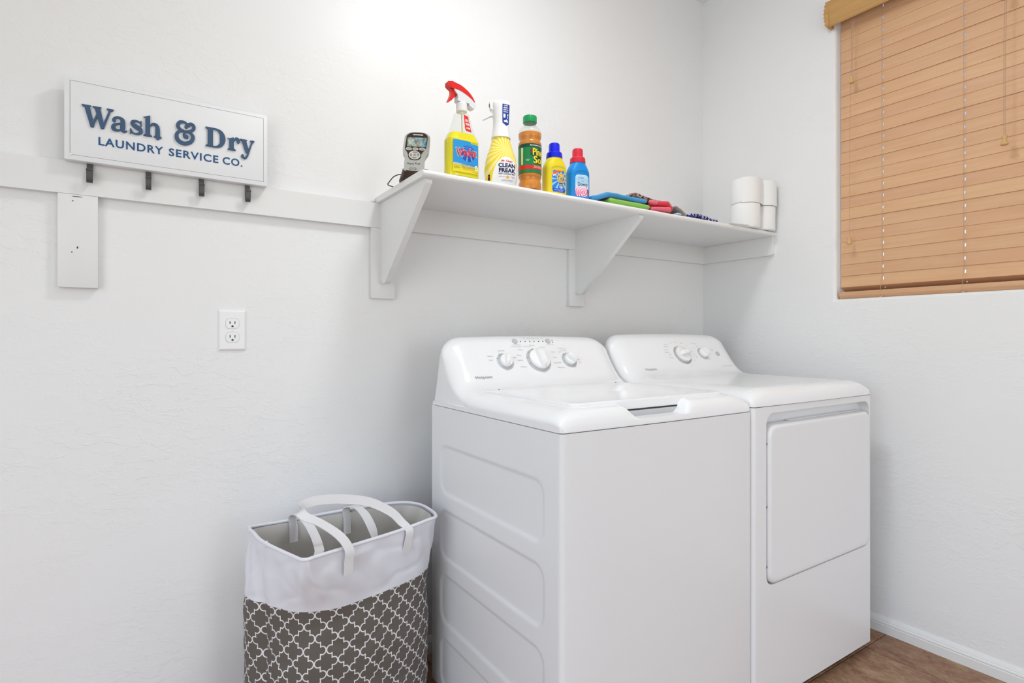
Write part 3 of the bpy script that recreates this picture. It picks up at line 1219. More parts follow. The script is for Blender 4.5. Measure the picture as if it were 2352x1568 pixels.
# bottom rail
bm = bmesh.new()
pr = [(BX - .019, 1.2655), (BX - .022, 1.2625), (BX - .022, 1.2500), (BX - .013, 1.2385), (BX + .022, 1.2378), (BX + .024, 1.2600)]
add_loft(bm, [[(p[0], y, p[1]) for p in pr] for y in (YB0, YB1 - .0025)], True)
bo(bm, 'bottom_rail', M_wood, bevel=.0008)
for y in ladders:
    bm = bmesh.new()
    bmesh.ops.create_uvsphere(bm, u_segments=14, v_segments=8, radius=.0065, matrix=Matrix.Translation((BX - .017, y, 1.2412)) @ Matrix.Rotation(-.9, 4, 'Y') @ Matrix.Diagonal((1, 1, .35, 1)))
    bo(bm, 'cord_button', M_cord)
    bm = bmesh.new()
    add_tube(bm, [(BX - .019, y + .0015, 1.243), (BX - .0225, y + .001, 1.256), (BX - .017, y + .0008, 1.285), (BX - .0115, y, 1.33), (BX - .0115, y, 2.41)], .0007, 6)
    bo(bm, 'ladder_cord', M_cord)
    bm = bmesh.new()
    add_tube(bm, [(BX + .012, y, 1.26), (BX + .012, y, 2.41)], .0007, 6)
    bo(bm, 'ladder_cord', M_cord)
# head rail and moulded valance
bo(box(BX - .028, BX + .028, YB0, YB1, 2.405, 2.445), 'head_rail', M_woodv, smooth=False)
VY0, VY1 = -1.78, -.611
face = [(-.028, 2.3080), (-.034, 2.3110), (-.037, 2.3170), (-.036, 2.3250), (-.0385, 2.3330), (-.037, 2.3420), (-.039, 2.3510), (-.038, 2.3600), (-.0405, 2.3700), (-.039, 2.3790), (-.0425, 2.3880),
        (-.044, 2.3960), (-.043, 2.4040), (-.028, 2.4080)]
bm = bmesh.new()
add_loft(bm, [[(p[0], y, p[1]) for p in face] for y in (VY0, VY1)], True)
bo(bm, 'valance', M_woodv, angle=0.9)
bo(box(-.028, 0.000, VY1 - .010, VY1, 2.3080, 2.4080), 'valance_return', M_woodv, smooth=False)
# scalloped end block seen against the wall
bm = bmesh.new()
sc = []
for i in range(33):
    t = i / 32
    sc.append((VY1 + .004 * math.sin(t * PI * 2 * 3.2) ** 2 + .006 * math.sin(t * PI), 2.3100 + .096 * t))
add_prism(bm, [(VY1 - .010, 2.3100)] + sc + [(VY1 - .010, 2.4060)], 'x', -.0405, -.030)
bo(bm, 'valance_end', M_woodv, angle=0.9)
# pull cords and tassels


def tassel(y, z, s=1.0):
    bm = lathe([(0.0028, .026), (.0062, .0255), (.0068, .022), (.0050, .016), (.0058, .010), (.0088, .005), (.0092, .002), (.0078, .0), (0.001, -.0005)], 20)
    bmesh.ops.scale(bm, vec=(s, s, s), verts=bm.verts)
    bmesh.ops.translate(bm, vec=(-.02, y, z - .013 * s), verts=bm.verts)
    return bo(bm, 'tassel', M_tassel)


for (y, zt_, zb_, dy) in ((-.6955, 2.31, 2.085, .0), (-.7000, 2.31, 2.085, 0.0), (-.6905, 2.31, 1.470, 0.0), (-1.151, 2.31, 1.719, .0), (-1.155, 2.31, 1.719, 0.0)):
    bm = bmesh.new()
    add_tube(bm, [(-.012, y - .004, zt_), (-.018, y, (zt_ + zb_) / 2), (-.020, y, zb_)], .0009, 6)
    bo(bm, 'pull_cord', M_cord)
tassel(-.6975, 2.074, 1.05)
tassel(-.6895, 1.459, 1.1)
tassel(-1.153, 1.707, 1.15)
tassel(-1.153, 2.166, 1.15)

# ------------------------------------------------------------------ outlet
ot = thing('wall_outlet', 'white duplex power outlet on the wall below the sign', 'outlet', (-2.0745, 0, 1.107))
bm = bmesh.new()
rings = []
for y, i_ in ((0, 0), (-.0025, .0), (-.0058, .0035), (-.0062, .005)):
    w, h = .0352 - i_, .0572 - i_
    rings.append([(-w, y, -h), (w, y, -h), (w, y, h), (-w, y, h)])
add_loft(bm, rings, True)
obj('cover_plate', bm, M_outlet, ot, angle=0.2)
for zc in (.0195, -.0195):
    pts = []
    for i in range(40):
        a = 2 * PI * i / 40
        pts.append((max(-.0168, min(.0168, .0172 * math.cos(a) * 1.05)), zc + max(-.0138, min(.0138, .0172 * math.sin(a)))))
    bm = bmesh.new()
    add_prism(bm, [(p[0] * 1.05, zc + (p[1] - zc) * 1.05) for p in pts], 'y', -.0060, -.0064)
    obj('seam', bm, M_ring, ot, smooth=False)
    bm = bmesh.new()
    add_prism(bm, pts, 'y', -.006, -.0078)
    rc_ = obj('receptacle', bm, M_outlet, ot, smooth=False)
    for sx in (-.0063, .0063):
        bm = box(sx - .0011, sx + .0011, -.0081, -.0070, zc - .0018, zc + .0062)
        obj('slot', bm, M_slot, rc_, smooth=False)
    bm = bmesh.new()
    add_prism(bm, [(-.0026, zc - .0104), (.0026, zc - .0104), (.0028, zc - .0075), (.0015, zc - .0054), (-.0015, zc - .0054), (-.0028, zc - .0075)], 'y', -.0070, -.0081)
    obj('slot', bm, M_slot, rc_, smooth=False)
bm = lathe([(.0028, .0060), (.0028, .0070), (.0022, .0074), (0, .0074)], 16)
bm.transform(Matrix.Rotation(PI / 2, 4, 'X'))
obj('screw', bm, M_outlet, ot)

# ------------------------------------------------------------------ wall sign
GX, GZ = -2.2185, 1.5205
sg = thing('wall_sign', 'white rectangular wall sign with raised navy lettering and four grey hooks below', 'sign', (GX, 0, GZ))
sx0, sx1, sz0, sz1 = -2.4465 - GX, -1.9885 - GX, 0.0, .2025
yF, yB = -.045, -.0205
obj('board', box(sx0, sx1, yF, yB, sz0, sz1, bevel=.0015), M_signw, sg)
bm = bmesh.new()
gi = .0108
a0, a1, c0, c1 = sx0 + gi, sx1 - gi, sz0 + gi + .001, sz1 - gi + .001
for (p0, p1, q0, q1) in ((a0, a1, c0, c0 + .0009), (a0, a1, c1, c1 + .0009), (a0, a0 + .0009, c0, c1), (a1, a1 + .0009, c0, c1)):
    add_box(bm, p0, p1, yF - .0002, yF + .001, q0, q1)
obj('border_groove', bm, M_groove, sg, smooth=False)
bm = lathe([(.003, 0), (.003, .001), (.0022, .0016), (0, .0016)], 14)
bm.transform(Matrix.Translation((a0 + .001, yF, c0 + .0005)) @ Matrix.Rotation(PI / 2, 4, 'X'))
obj('screw', bm, M_signw, sg)


def ribbon(bm, pts, ws_, k=7):
    """stroke with changing width, extruded flat"""
    P = catmull([(p[0], p[1], w) for p, w in zip(pts, ws_)], k)
    n = len(P)
    Lf, Rt = [], []
    for i in range(n):
        a, b = P[max(i - 1, 0)], P[min(i + 1, n - 1)]
        t = Vector((b.x - a.x, b.y - a.y))
        t.normalize()
        nn = Vector((-t.y, t.x)) * P[i].z / 2
        Lf.append((P[i].x + nn.x, P[i].y + nn.y))
        Rt.append((P[i].x - nn.x, P[i].y - nn.y))
    for i in range(n - 1):
        add_prism(bm, [Lf[i], Lf[i + 1], Rt[i + 1], Rt[i]], 'z', 0, 1)
    for (p, w) in ((P[0], P[0].z), (P[-1], P[-1].z)):
        dot(bm, p.x, p.y, w / 2)


def dot(bm, x, y, r, n=16):
    add_prism(bm, [(x + r * math.cos(2 * PI * i / n), y + r * math.sin(2 * PI * i / n)) for i in range(n)], 'z', 0, 1)


def poly(bm, *pts):
    add_prism(bm, list(pts), 'z', 0, 1)


def serif(bm, x0, x1, y, up):
    s = 1 if up else -1
    m_ = (x0 + x1) / 2
    poly(bm, (x0, y), (x1, y), (x1 - .02, y + s * .045), (m_ + (x1 - m_) * .62, y + s * .10), (m_ - (m_ - x0) * .62, y + s * .10), (x0 + .02, y + s * .045))


def gW(bm):
    poly(bm, (.14, 1), (.47, 1), (.74, .10), (.70, 0), (.52, 0))
    poly(bm, (.56, 0), (.70, 0), (1.02, .80), (.94, .86))
    poly(bm, (.72, 1), (1.06, 1), (1.32, .10), (1.28, 0), (1.10, 0))
    poly(bm, (1.14, 0), (1.28, 0), (1.72, .97), (1.60, .97))
    serif(bm, .02, .56, 1.0, False)
    serif(bm, .64, 1.14, 1.0, False)
    serif(bm, 1.44, 1.86, 1.0, False)


def ga(bm):
    ribbon(bm, [(.14, .52), (.20, .62), (.40, .67), (.58, .56), (.60, .36), (.60, .14), (.68, .03), (.80, .08)], [.14, .10, .10, .22, .26, .25, .13, .05])
    dot(bm, .17, .50, .095)
    ribbon(bm, [(.58, .42), (.34, .36), (.16, .26), (.14, .12), (.30, .04), (.50, .10), (.60, .20)], [.07, .08, .17, .22, .12, .07, .05])


def gs(bm):
    ribbon(bm, [(.56, .48), (.50, .60), (.32, .65), (.16, .58), (.18, .46), (.34, .36), (.52, .26), (.54, .12), (.36, .02), (.18, .05), (.08, .20)], [.05, .07, .09, .15, .19, .23, .21, .16, .09, .07, .05])
    poly(bm, (.53, .42), (.59, .42), (.59, .69), (.54, .69))
    poly(bm, (.04, -.02), (.09, -.02), (.10, .24), (.04, .24))


def gh(bm):
    poly(bm, (.12, 0), (.40, 0), (.40, 1.02), (.34, 1.02), (.12, .95))
    poly(bm, (0, .93), (.14, .94), (.40, 1.04), (.40, .98), (.14, .88))
    ribbon(bm, [(.36, .46), (.50, .62), (.68, .64), (.82, .52), (.84, .30), (.84, .04)], [.05, .10, .15, .24, .28, .28])
    serif(bm, .0, .52, 0, True)
    serif(bm, .60, 1.08, 0, True)


def gamp(bm):
    ribbon(bm, [(.60, .80), (.62, .93), (.46, 1.03), (.24, .98), (.15, .80), (.26, .63), (.50, .56)], [.15, .11, .11, .16, .19, .16, .08])
    dot(bm, .585, .80, .095)
    ribbon(bm, [(.50, .57), (.24, .53), (.09, .34), (.14, .08), (.44, -.06), (.80, .06), (.93, .32), (.80, .52), (.58, .54), (.46, .42), (.50, .28), (.62, .26)],
           [.08, .12, .19, .22, .19, .19, .20, .13, .10, .11, .13, .15])
    dot(bm, .60, .30, .10)
    ribbon(bm, [(.50, .57), (.78, .62), (.96, .74), (.97, .90), (.84, 1.0), (.68, .95)], [.08, .12, .17, .17, .12, .11])
    dot(bm, .70, .90, .09)


def gD(bm):
    poly(bm, (.13, 0), (.43, 0), (.43, 1), (.13, 1))
    ribbon(bm, [(.40, .965), (.64, .95), (.90, .80), (.99, .50), (.90, .20), (.64, .05), (.40, .035)], [.07, .09, .22, .32, .22, .09, .07], 10)
    serif(bm, 0, .44, 1.0, False)
    serif(bm, 0, .44, 0, True)


def gr(bm):
    poly(bm, (.12, 0), (.42, 0), (.42, .68), (.36, .68), (.12, .60))
    poly(bm, (0, .62), (.14, .60), (.42, .69), (.40, .62), (.14, .55))
    ribbon(bm, [(.38, .38), (.44, .54), (.58, .64), (.74, .60), (.76, .50)], [.05, .08, .14, .16, .16])
    dot(bm, .735, .50, .10)
    serif(bm, 0, .56, 0, True)


def gy(bm):
    poly(bm, (.08, .68), (.40, .68), (.58, .20), (.50, -.02), (.40, -.02))
    ribbon(bm, [(.88, .66), (.70, .28), (.52, -.14), (.36, -.30), (.18, -.27)], [.10, .11, .13, .12, .11], 6)
    dot(bm, .17, -.22, .10)
    serif(bm, 0, .50, .68, False)
    serif(bm, .70, 1.02, .68, False)


CAP = .0525
for g, x0, x1, wd in ((gW, -2.4136, -2.3480, 1.86), (ga, -2.3545, -2.3205, .82), (gs, -2.3165, -2.2892, .60), (gh, -2.2863, -2.2460, 1.08), (gamp, -2.2162, -2.1701, 1.04),
                      (gD, -2.1454, -2.0979, 1.12), (gr, -2.0915, -2.0605, .84), (gy, -2.0600, -2.0228, 1.02)):
    bm = bmesh.new()
    g(bm)
    sxx = (x1 - x0) / wd
    mx = Matrix(((sxx, 0, 0, x0 - GX), (0, 0, -.0042, yF + .0002), (0, CAP, 0, 1.6070 - GZ), (0, 0, 0, 1)))
    bm.transform(mx)
    obj('letter', bm, M_navy, sg, smooth=False)
for (wrd, xa, xb) in (('LAUNDRY', -2.3793, -2.2430), ('SERVICE', -2.2300, -2.1139), ('CO.', -2.1032, -2.0540)):
    me = text_mesh(wrd, .0280, 'LEFT', 1.12, .0004, .0006)
    xv = [v.co.x for v in me.vertices]
    f = (xb - xa) / (max(xv) - min(xv))
    mn = min(xv)
    for v in me.vertices:
        v.co = Vector((xa - GX + (v.co.x - mn) * f, yF - .0006 - v.co.z, 1.5662 - GZ + v.co.y))
    mobj('word', me, M_blue2, sg, smooth=False)
# hooks: strap down from the back of the board, curled up in front
for hx in (-2.3979, -2.2750, -2.1533, -2.0381):
    path = [(-.0235, .020), (-.0235, -.012), (-.0240, -.030), (-.0265, -.043), (-.0320, -.0475), (-.0375, -.0445), (-.0405, -.036), (-.0415, -.022), (-.0425, -.018)]
    Pp = catmull([(0, p[0], p[1]) for p in path], 4)
    bm = bmesh.new()
    rings = []
    for i, p in enumerate(Pp):
        a, c = Pp[max(i - 1, 0)], Pp[min(i + 1, len(Pp) - 1)]
        t = (c - a).normalized()
        nn = Vector((0, -t.z, t.y)) * .0012
        hwd = .0062
        x = hx - GX
        rings.append([(x - hwd, p.y + nn.y, p.z + nn.z), (x + hwd, p.y + nn.y, p.z + nn.z), (x + hwd, p.y - nn.y, p.z - nn.z), (x - hwd, p.y - nn.y, p.z - nn.z)])
    add_loft(bm, rings, True)
    hk = obj('hook', bm, M_hook, sg, angle=0.5)
    bm = bmesh.new()
    add_tube(bm, [(hx - GX - .0066, -.0432, -.0185), (hx - GX + .0066, -.0432, -.0185)], .0024, 10)
    obj('curled_tip', bm, M_hook, hk)

# ------------------------------------------------------------------ things on the shelf
SZT = 1.5424


def surf(rings, off):
    """front surface point of a superellipse bottle for a local (x, z)"""
    def f(x, z):
        z = max(rings[0][0], min(rings[-1][0], z))
        for i in range(len(rings) - 1):
            if rings[i][0] <= z <= rings[i + 1][0]:
                t = (z - rings[i][0]) / (rings[i + 1][0] - rings[i][0] + 1e-9)
                a, b, n = [rings[i][j] * (1 - t) + rings[i + 1][j] * t for j in (1, 2, 3)]
                break
        q = min(.995, abs(x) / a)
        return (x, -b * (1 - q ** n) ** (1 / n) - off, z)
    return f


def smooth_rings(rings, k=4):
    P = catmull([(r[0], r[1], r[2]) for r in rings], k)
    N_ = catmull([(r[3], 0, 0) for r in rings], k)
    out = []
    for p, q in zip(P, N_):
        out.append((p.x, p.y, p.z, max(2.0, q.x)))
    out.sort(key=lambda r: r[0])
    return out


def bottle_bm(rings, N=48, grow=0.0):
    bm = bmesh.new()
    add_loft(bm, [sell(r[1] + grow, r[2] + grow, r[0], r[3], N) for r in rings], True)
    return bm


M_clear = clear_plastic()
M_yliq = mat('yellow_cleaner', rgb(248, 232, 20), rough=0.2)
M_amber = mat('amber_cleaner', rgb(224, 140, 50), rough=0.15)
M_red = mat('red_plastic', rgb(222, 30, 26), rough=0.3)
M_white = mat('white_plastic', rgb(240, 240, 242), rough=0.3)
M_wprint = mat('white_print', rgb(250, 250, 250), rough=0.4)
M_nprint = mat('navy_print', rgb(28, 34, 92), rough=0.4)
M_kprint = mat('black_print', rgb(40, 38, 36), rough=0.4)
M_rprint = mat('red_print', rgb(222, 36, 30), rough=0.4)
M_yprint = mat('yellow_print', rgb(246, 224, 40), rough=0.4)
M_lblue = mat('sky_blue_print', rgb(38, 156, 226), rough=0.35)
M_dblue = mat('royal_blue_print', rgb(20, 60, 160), rough=0.35)
M_gprint = mat('green_print', rgb(10, 130, 72), rough=0.35)
M_dgreen = mat('dark_green_print', rgb(16, 70, 52), rough=0.35)

# --- window cleaner spray
t = thing('spray_bottle', 'clear bottle of yellow glass cleaner with a red and white trigger head', 'bottle', (-1.5180, -.3440, SZT), 0)
rw = smooth_rings([(0, .046, .0245, 4), (.004, .0495, .0270, 4), (.03, .0500, .0275, 4), (.10, .0500, .0275, 4), (.110, .0490, .0270, 3.6), (.122, .0440, .0255, 3), (.134, .0380, .0240, 2.7),
                   (.155, .0310, .0215, 2.4), (.176, .0255, .0190, 2.2), (.186, .0225, .0172, 2.1), (.1900, .0150, .0140, 2), (.194, .0130, .0130, 2), (.200, .0126, .0126, 2)])
obj('bottle', bottle_bm(rw), M_clear, t, angle=0.8)
rl = [(max(.003, r[0]), r[1] - .0015, r[2] - .0015, r[3]) for r in rw if r[0] < .130]
lq = bottle_bm(rl)
obj('liquid', lq, M_yliq, t, angle=0.8)
bm = bmesh.new()
add_tube(bm, [(.004, 0, .02), (.002, 0, .12), (0, 0, .20)], .002, 8)
obj('dip_tube', bm, mat('pale_tube', rgb(236, 232, 190), rough=.4), t)
bm = bmesh.new()
rings = []
for zz, rr in ((.194, .0150), (.196, .0158), (.216, .0158), (.219, .0148)):
    rings.append([(q[0] * (1 + .025 * (i % 2)), q[1] * (1 + .025 * (i % 2)), q[2]) for i, q in enumerate(circ(rr, zz, 48))])
add_loft(bm, rings, True)
obj('collar', bm, M_white, t, angle=0.3)


def hp(px, py):
    return ((px - 365) * .000242, (1300 - py) * .000217)


def slab(outline, hw, bev=.003):
    bm = bmesh.new()
    if bev is None:
        outline = [(p.x, p.y) for p in catmull([(a, b, 0) for a, b in outline], 3, closed=True)]
    add_prism(bm, outline, 'y', -hw, hw)
    return bm


hd = obj('spray_head', slab([hp(*p) for p in [(250, 128), (330, 138), (420, 178), (500, 232), (528, 262), (538, 300), (522, 334), (486, 334), (446, 300), (436, 284), (300, 284), (296, 240), (288, 200), (262, 170)]], .0115, None), mat('spray_head_white', rgb(228, 228, 232), rough=.35), t, bevel=.0025, angle=.9)  # white greyed slightly to put shading into the colour
obj('red_cowl', slab([hp(*p) for p in [(206, 52), (260, 58), (340, 76), (430, 128), (490, 190), (524, 256), (470, 216), (410, 182), (330, 150), (250, 138), (208, 134)]], .0120, None), M_red, t, bevel=.002, angle=.9)
obj('nozzle', slab([hp(*p) for p in [(170, 58), (212, 52), (216, 132), (196, 134), (168, 104)]], .0110), M_red, t, bevel=.0015, angle=.9)
obj('trigger', slab([hp(*p) for p in [(208, 132), (250, 138), (276, 172), (262, 226), (222, 288), (176, 312), (202, 240), (216, 180)]], .0065, None), M_red, t, bevel=.0015, angle=.9)
obj('neck_stem', slab([hp(*p) for p in [(262, 160), (300, 168), (345, 196), (366, 280), (302, 280), (296, 220)]], .0072), mat('translucent_red_brown', rgb(196, 96, 70), rough=.4), t, bevel=.0015, angle=.9)
f1 = surf(rw, .0006)
f2 = surf(rw, .0010)
f3 = surf(rw, .0014)
f4 = surf(rw, .0018)
decal_poly('label', [(-.040, .013), (.041, .013), (.041, .103), (-.040, .103)], f1, mat('label_yellow', rgb(246, 228, 40), rough=.35), t)
decal_poly('label_blue_field', [(-.040, .038), (.041, .034), (.041, .0975), (.0165, .0975), (.0150, .103), (-.040, .103)], f2, M_lblue, t)
decal_poly('label_silver_band', [(-.040, .034), (.041, .030), (.041, .034), (-.040, .038)], f2, mat('silver_print', rgb(196, 204, 214), rough=.35), t)
cpts = [(.006 + .0235 * math.cos(2 * PI * i / 32), .068 + .0235 * math.sin(2 * PI * i / 32)) for i in range(32)]
decal_poly('label_globe', cpts, f3, burst_material('blue_globe_print', .006, .085, rgb(30, 84, 186), rgb(120, 190, 240), 14, .72), t)
decal_text('label_word', 'Windex', .0335, .0015, .0590, f3, M_wprint, t, width=.0690, rot=.10, bold=.0018, shear=.1)
decal_text('label_word', 'Windex', .0335, .0015, .0590, f4, M_rprint, t, width=.0660, rot=.10, bold=.0007, shear=.1)
decal_text('label_word', 'KILLS 99.9% OF GERMS', .0048, .006, .0330, f4, M_dblue, t, width=.040)
decal_text('label_word', 'MULTISURFACE', .0068, .007, .0250, f4, M_dblue, t, width=.042)
decal_text('label_word', 'DISINFECTANT CLEANER', .0034, .007, .0205, f4, M_rprint, t, width=.036)
decal_text('label_word', 'ECONOMY SIZE', .0042, .0285, .0990, f4, M_kprint, t, width=.020)
decal_text('label_word', 'KEEP OUT OF REACH\nOF CHILDREN\nCAUTION: CAUSES\nEYE IRRITATION', .0023, -.038, .0285, f4, M_kprint, t, align='LEFT')
decal_text('label_word', '23 FL OZ (680 mL)', .0030, .031, .0160, f4, M_kprint, t)
decal_poly('lemon_badge', [(.0335 + .0060 * math.cos(2 * PI * i / 20), .0300 + .0080 * math.sin(2 * PI * i / 20)) for i in range(20)], f3, M_wprint, t)
decal_poly('lemon_badge', [(.0335 + .0035 * math.cos(2 * PI * i / 20), .0300 + .0050 * math.sin(2 * PI * i / 20)) for i in range(20)], f4, M_yprint, t)
decal_poly('germ_sticker', [(-.0030, .181), (.0120, .178), (.0200, .132), (.0015, .133), (-.0015, .140)], f1, M_rprint, t, div=.003)
decal_text('sticker_word', 'KILLS', .0105, .0062, .1610, f2, M_wprint, t, width=.0112, rot=-.06, bold=.0003)
decal_text('sticker_word', '99.9%', .0105, .0075, .1500, f2, M_wprint, t, width=.0128, rot=-.06, bold=.0003)
decal_text('sticker_word', 'of GERMS', .0070, .0088, .1400, f2, M_wprint, t, width=.0135, rot=-.06, bold=.0002)

# --- cleaning mist bottle
t = thing('mist_bottle', 'pear-shaped yellow and white mist bottle with a white spray grip', 'bottle', (-1.3800, -.3380, SZT), math.radians(-23))
rcf = smooth_rings([(0, .038, .028, 2.4), (.004, .043, .033, 2.4), (.02, .0485, .0375, 2.3), (.045, .0505, .0385, 2.2), (.07, .0480, .037, 2.2), (.095, .0415, .034, 2.1), (.12, .0335, .029, 2.05), (.146, .0262, .0255, 2)])


def extra(k, sep, col):
    x = k.m('DIVIDE', k.m('SUBTRACT', sep.outputs[0], .012), .043)
    z = k.m('DIVIDE', k.m('SUBTRACT', sep.outputs[2], .010), .072)
    r = k.m('ADD', k.m('MULTIPLY', x, x), k.m('MULTIPLY', z, z))
    return k.mix(k.m('LESS_THAN', r, 1.0), col, rgb(244, 244, 246))


obj('bottle', bottle_bm(rcf), burst_material('yellow_sunburst_print', .008, .105, rgb(246, 222, 60), rgb(250, 240, 168), 22, .25, extra), t, angle=.9)
rsp = smooth_rings([(.145, .0292, .0285, 2.2), (.150, .0288, .0280, 2.2), (.165, .0262, .0250, 2.2), (.185, .0240, .0225, 2.3), (.205, .0245, .0220, 2.4), (.225, .0262, .0220, 2.6), (.242, .0285, .0225, 2.8), (.252, .0280, .0215, 2.6), (.257, .0235, .0180, 2.4), (.2585, .012, .010, 2)])
gp = obj('spray_grip', bottle_bm(rsp), M_white, t, angle=.9)
bm = bmesh.new()
add_prism(bm, [(-.036, .253), (-.020, .256), (-.020, .225), (-.033, .232)], 'y', -.012, .012)
obj('nozzle_block', bm, M_white, t, bevel=.003, angle=.9)
bm = lathe([(.0035, 0), (.0035, .001)], 16)
bm.transform(Matrix.Translation((-.0352, 0, .2445)) @ Matrix.Rotation(-PI / 2, 4, 'Y') @ Matrix.Diagonal((1.6, 1, 1, 1)))
obj('nozzle_hole', bm, M_slot, t)
bm = bmesh.new()
add_prism(bm, [(-.022, .233), (-.020, .214), (-.034, .210), (-.046, .203), (-.056, .1985), (-.052, .204), (-.040, .216), (-.032, .226)], 'y', -.0075, .0075)
obj('trigger', bm, M_white, t, bevel=.002, angle=.9)
fb = surf(rsp, .0006)
fb2 = surf(rsp, .0010)
decal_poly('badge', [(.001, .244), (.023, .243), (.0235, .188), (.0135, .179), (.001, .188)], fb, M_dblue, t, div=.003)
for i, (w_, s_) in enumerate((('CUTS', .0052), ('GREASE &', .0042), ('GRIME ON', .0042), ('CONTACT', .0042))):
    decal_text('badge_word', w_, s_, .0115, .2370 - .0060 * i, fb2, M_wprint, t, width=.012 + .003 * (i > 0), bold=.0002)
for (pp) in ([(.004, .2145), (.0105, .2145), (.0105, .2030), (.004, .2030)], [(.0155, .2145), (.0205, .2145), (.0185, .2085), (.0190, .2010), (.0165, .2010), (.0170, .2085)], [(.005, .1900), (.019, .1895), (.018, .1945), (.0135, .1990), (.010, .1945), (.006, .1950)]):
    decal_poly('badge_icon', pp, fb2, M_wprint, t, div=.004)
fc = surf(rcf, .0005)
fc2 = surf(rcf, .0008)
decal_text('label_word', 'Mr. Clean', .0088, .0125, .0660, fc, M_rprint, t, width=.034, bold=.0002)
decal_text('label_word', 'CLEAN', .0165, .0130, .0500, fc, M_nprint, t, width=.053, bold=.0007)
decal_text('label_word', 'FREAK', .0165, .0130, .0350, fc, M_nprint, t, width=.053, bold=.0007)
decal_text('label_word', 'DEEP CLEANING MIST', .0060, .0130, .0280, fc, M_nprint, t, width=.052, bold=.0001)
decal_text('label_word', 'LEMON ZEST', .0036, -.003, .0205, fc, M_dblue, t, width=.019)
decal_text('label_word', 'MULTI-SURFACE\nSPRAY', .0032, .031, .0215, fc, M_dblue, t, width=.016)
decal_poly('lemon_print', [(.0145 + .0050 * math.cos(2 * PI * i / 20), .0210 + .0042 * math.sin(2 * PI * i / 20)) for i in range(20)], fc2, mat('lemon_orange', rgb(244, 180, 60), rough=.4), t, div=.003)
decal_text('label_word', '16 FL OZ (1 PT) 473 mL', .0050, .0135, .0095, fc, M_nprint, t, width=.034)
decal_poly('side_panel_print', [(-.0425, .012), (-.0370, .011), (-.0375, .0275), (-.0425, .0285)], fc2, M_nprint, t, div=.003)
decal_poly('side_panel_print', [(-.0420, .0205), (-.0380, .0200), (-.0380, .0230), (-.0420, .0235)], surf(rcf, .0011), M_rprint, t, div=.003)

# --- pine cleaner bottle
t = thing('cleaner_bottle', 'ribbed clear bottle of amber pine cleaner with green cap and green label', 'bottle', (-1.2740, -.3400, SZT), math.radians(-11))
rp = smooth_rings([(0, .0300, .0300, 2), (.003, .0345, .0345, 2), (.010, .0365, .0365, 2), (.022, .0358, .0358, 2), (.032, .0335, .0335, 2), (.040, .0345, .0345, 2), (.046, .0365, .0365, 2), (.050, .0360, .0360, 2),
                   (.142, .0360, .0360, 2), (.146, .0366, .0366, 2), (.154, .0335, .0335, 2), (.160, .0335, .0335, 2), (.168, .0362, .0362, 2), (.180, .0365, .0365, 2), (.190, .0335, .0335, 2), (.200, .0255, .0255, 2), (.207, .0190, .0190, 2), (.214, .0178, .0178, 2)], 4)
obj('bottle', bottle_bm(rp), M_clear, t, angle=.9)
obj('liquid', bottle_bm([(max(.003, r[0]), r[1] - .0012, r[2] - .0012, 2) for r in rp if r[0] < .1815]), M_amber, t, angle=.9)
bm = bmesh.new()
rings = []
for zz, rr in ((.214, .0205), (.215, .0214), (.232, .0214), (.235, .0203)):
    rings.append([(q[0] * (1 + .02 * (i % 2)), q[1] * (1 + .02 * (i % 2)), q[2]) for i, q in enumerate(circ(rr, zz, 60))])
add_loft(bm, rings, True)
obj('cap', bm, mat('green_plastic', rgb(10, 150, 84), rough=.35), t, angle=.4)
bm = lathe([(.0195, .207), (.0200, .208), (.0200, .2125), (.0195, .2135)], 40)
obj('cap_ring', bm, M_clear, t)


def band(name, z0, z1, r, m, parent):
    return obj(name, lathe([(r, z0), (r, z1)], 64, cap0=False, cap1=False), m, parent)


lb = band('label', .0515, .1405, .0366, M_gprint, t)
band('label_top_band', .1295, .1405, .0369, M_dgreen, lb)
band('label_red_band', .0615, .0740, .0369, M_rprint, lb)
RP = .0372


def fcyl(off):
    def f(u, v):
        a = u / RP + math.radians(0)
        return ((RP + off) * math.sin(a), -(RP + off) * math.cos(a), v)
    return f


decal_poly('pine_branch_print', [(-.012, .128), (-.004, .122), (.004, .129), (.010, .121), (.018, .129), (.030, .118), (.026, .100), (.032, .090), (.022, .082), (.026, .076), (.010, .080), (.002, .076), (-.006, .088), (-.002, .098), (-.014, .106)], fcyl(-.0002), M_dgreen, lb, div=.005)
decal_poly('cone_print', [(-.010 + .0055 * math.cos(2 * PI * i / 16), .117 + .0075 * math.sin(2 * PI * i / 16)) for i in range(16)], fcyl(.0000), mat('cone_brown', rgb(96, 60, 46), rough=.6), lb, div=.003)
decal_text('label_word', 'Pine-', .0300, .016, .1050, fcyl(.0002), M_yprint, lb, width=.046, bold=.0008)
decal_text('label_word', 'Sol', .0300, .014, .0810, fcyl(.0002), M_yprint, lb, width=.036, bold=.0008)
decal_text('label_word', 'MULTI-SURFACE CLEANER', .0050, .010, .1330, fcyl(.0002), M_wprint, lb, width=.050, bold=.0001)
decal_text('label_word', 'KILLS GERMS\nKILLS ODORS', .0040, .012, .0695, fcyl(.0002), M_wprint, lb, width=.030)
decal_text('label_word', 'ORIGINAL\nSCENT', .0034, -.022, .0900, fcyl(.0002), M_wprint, lb, width=.014)
decal_poly('back_label', [(-.046, .0760), (-.038, .0760), (-.038, .1290), (-.046, .1290)], fcyl(.0000), mat('cream_print', rgb(226, 220, 170), rough=.5), lb, div=.004)


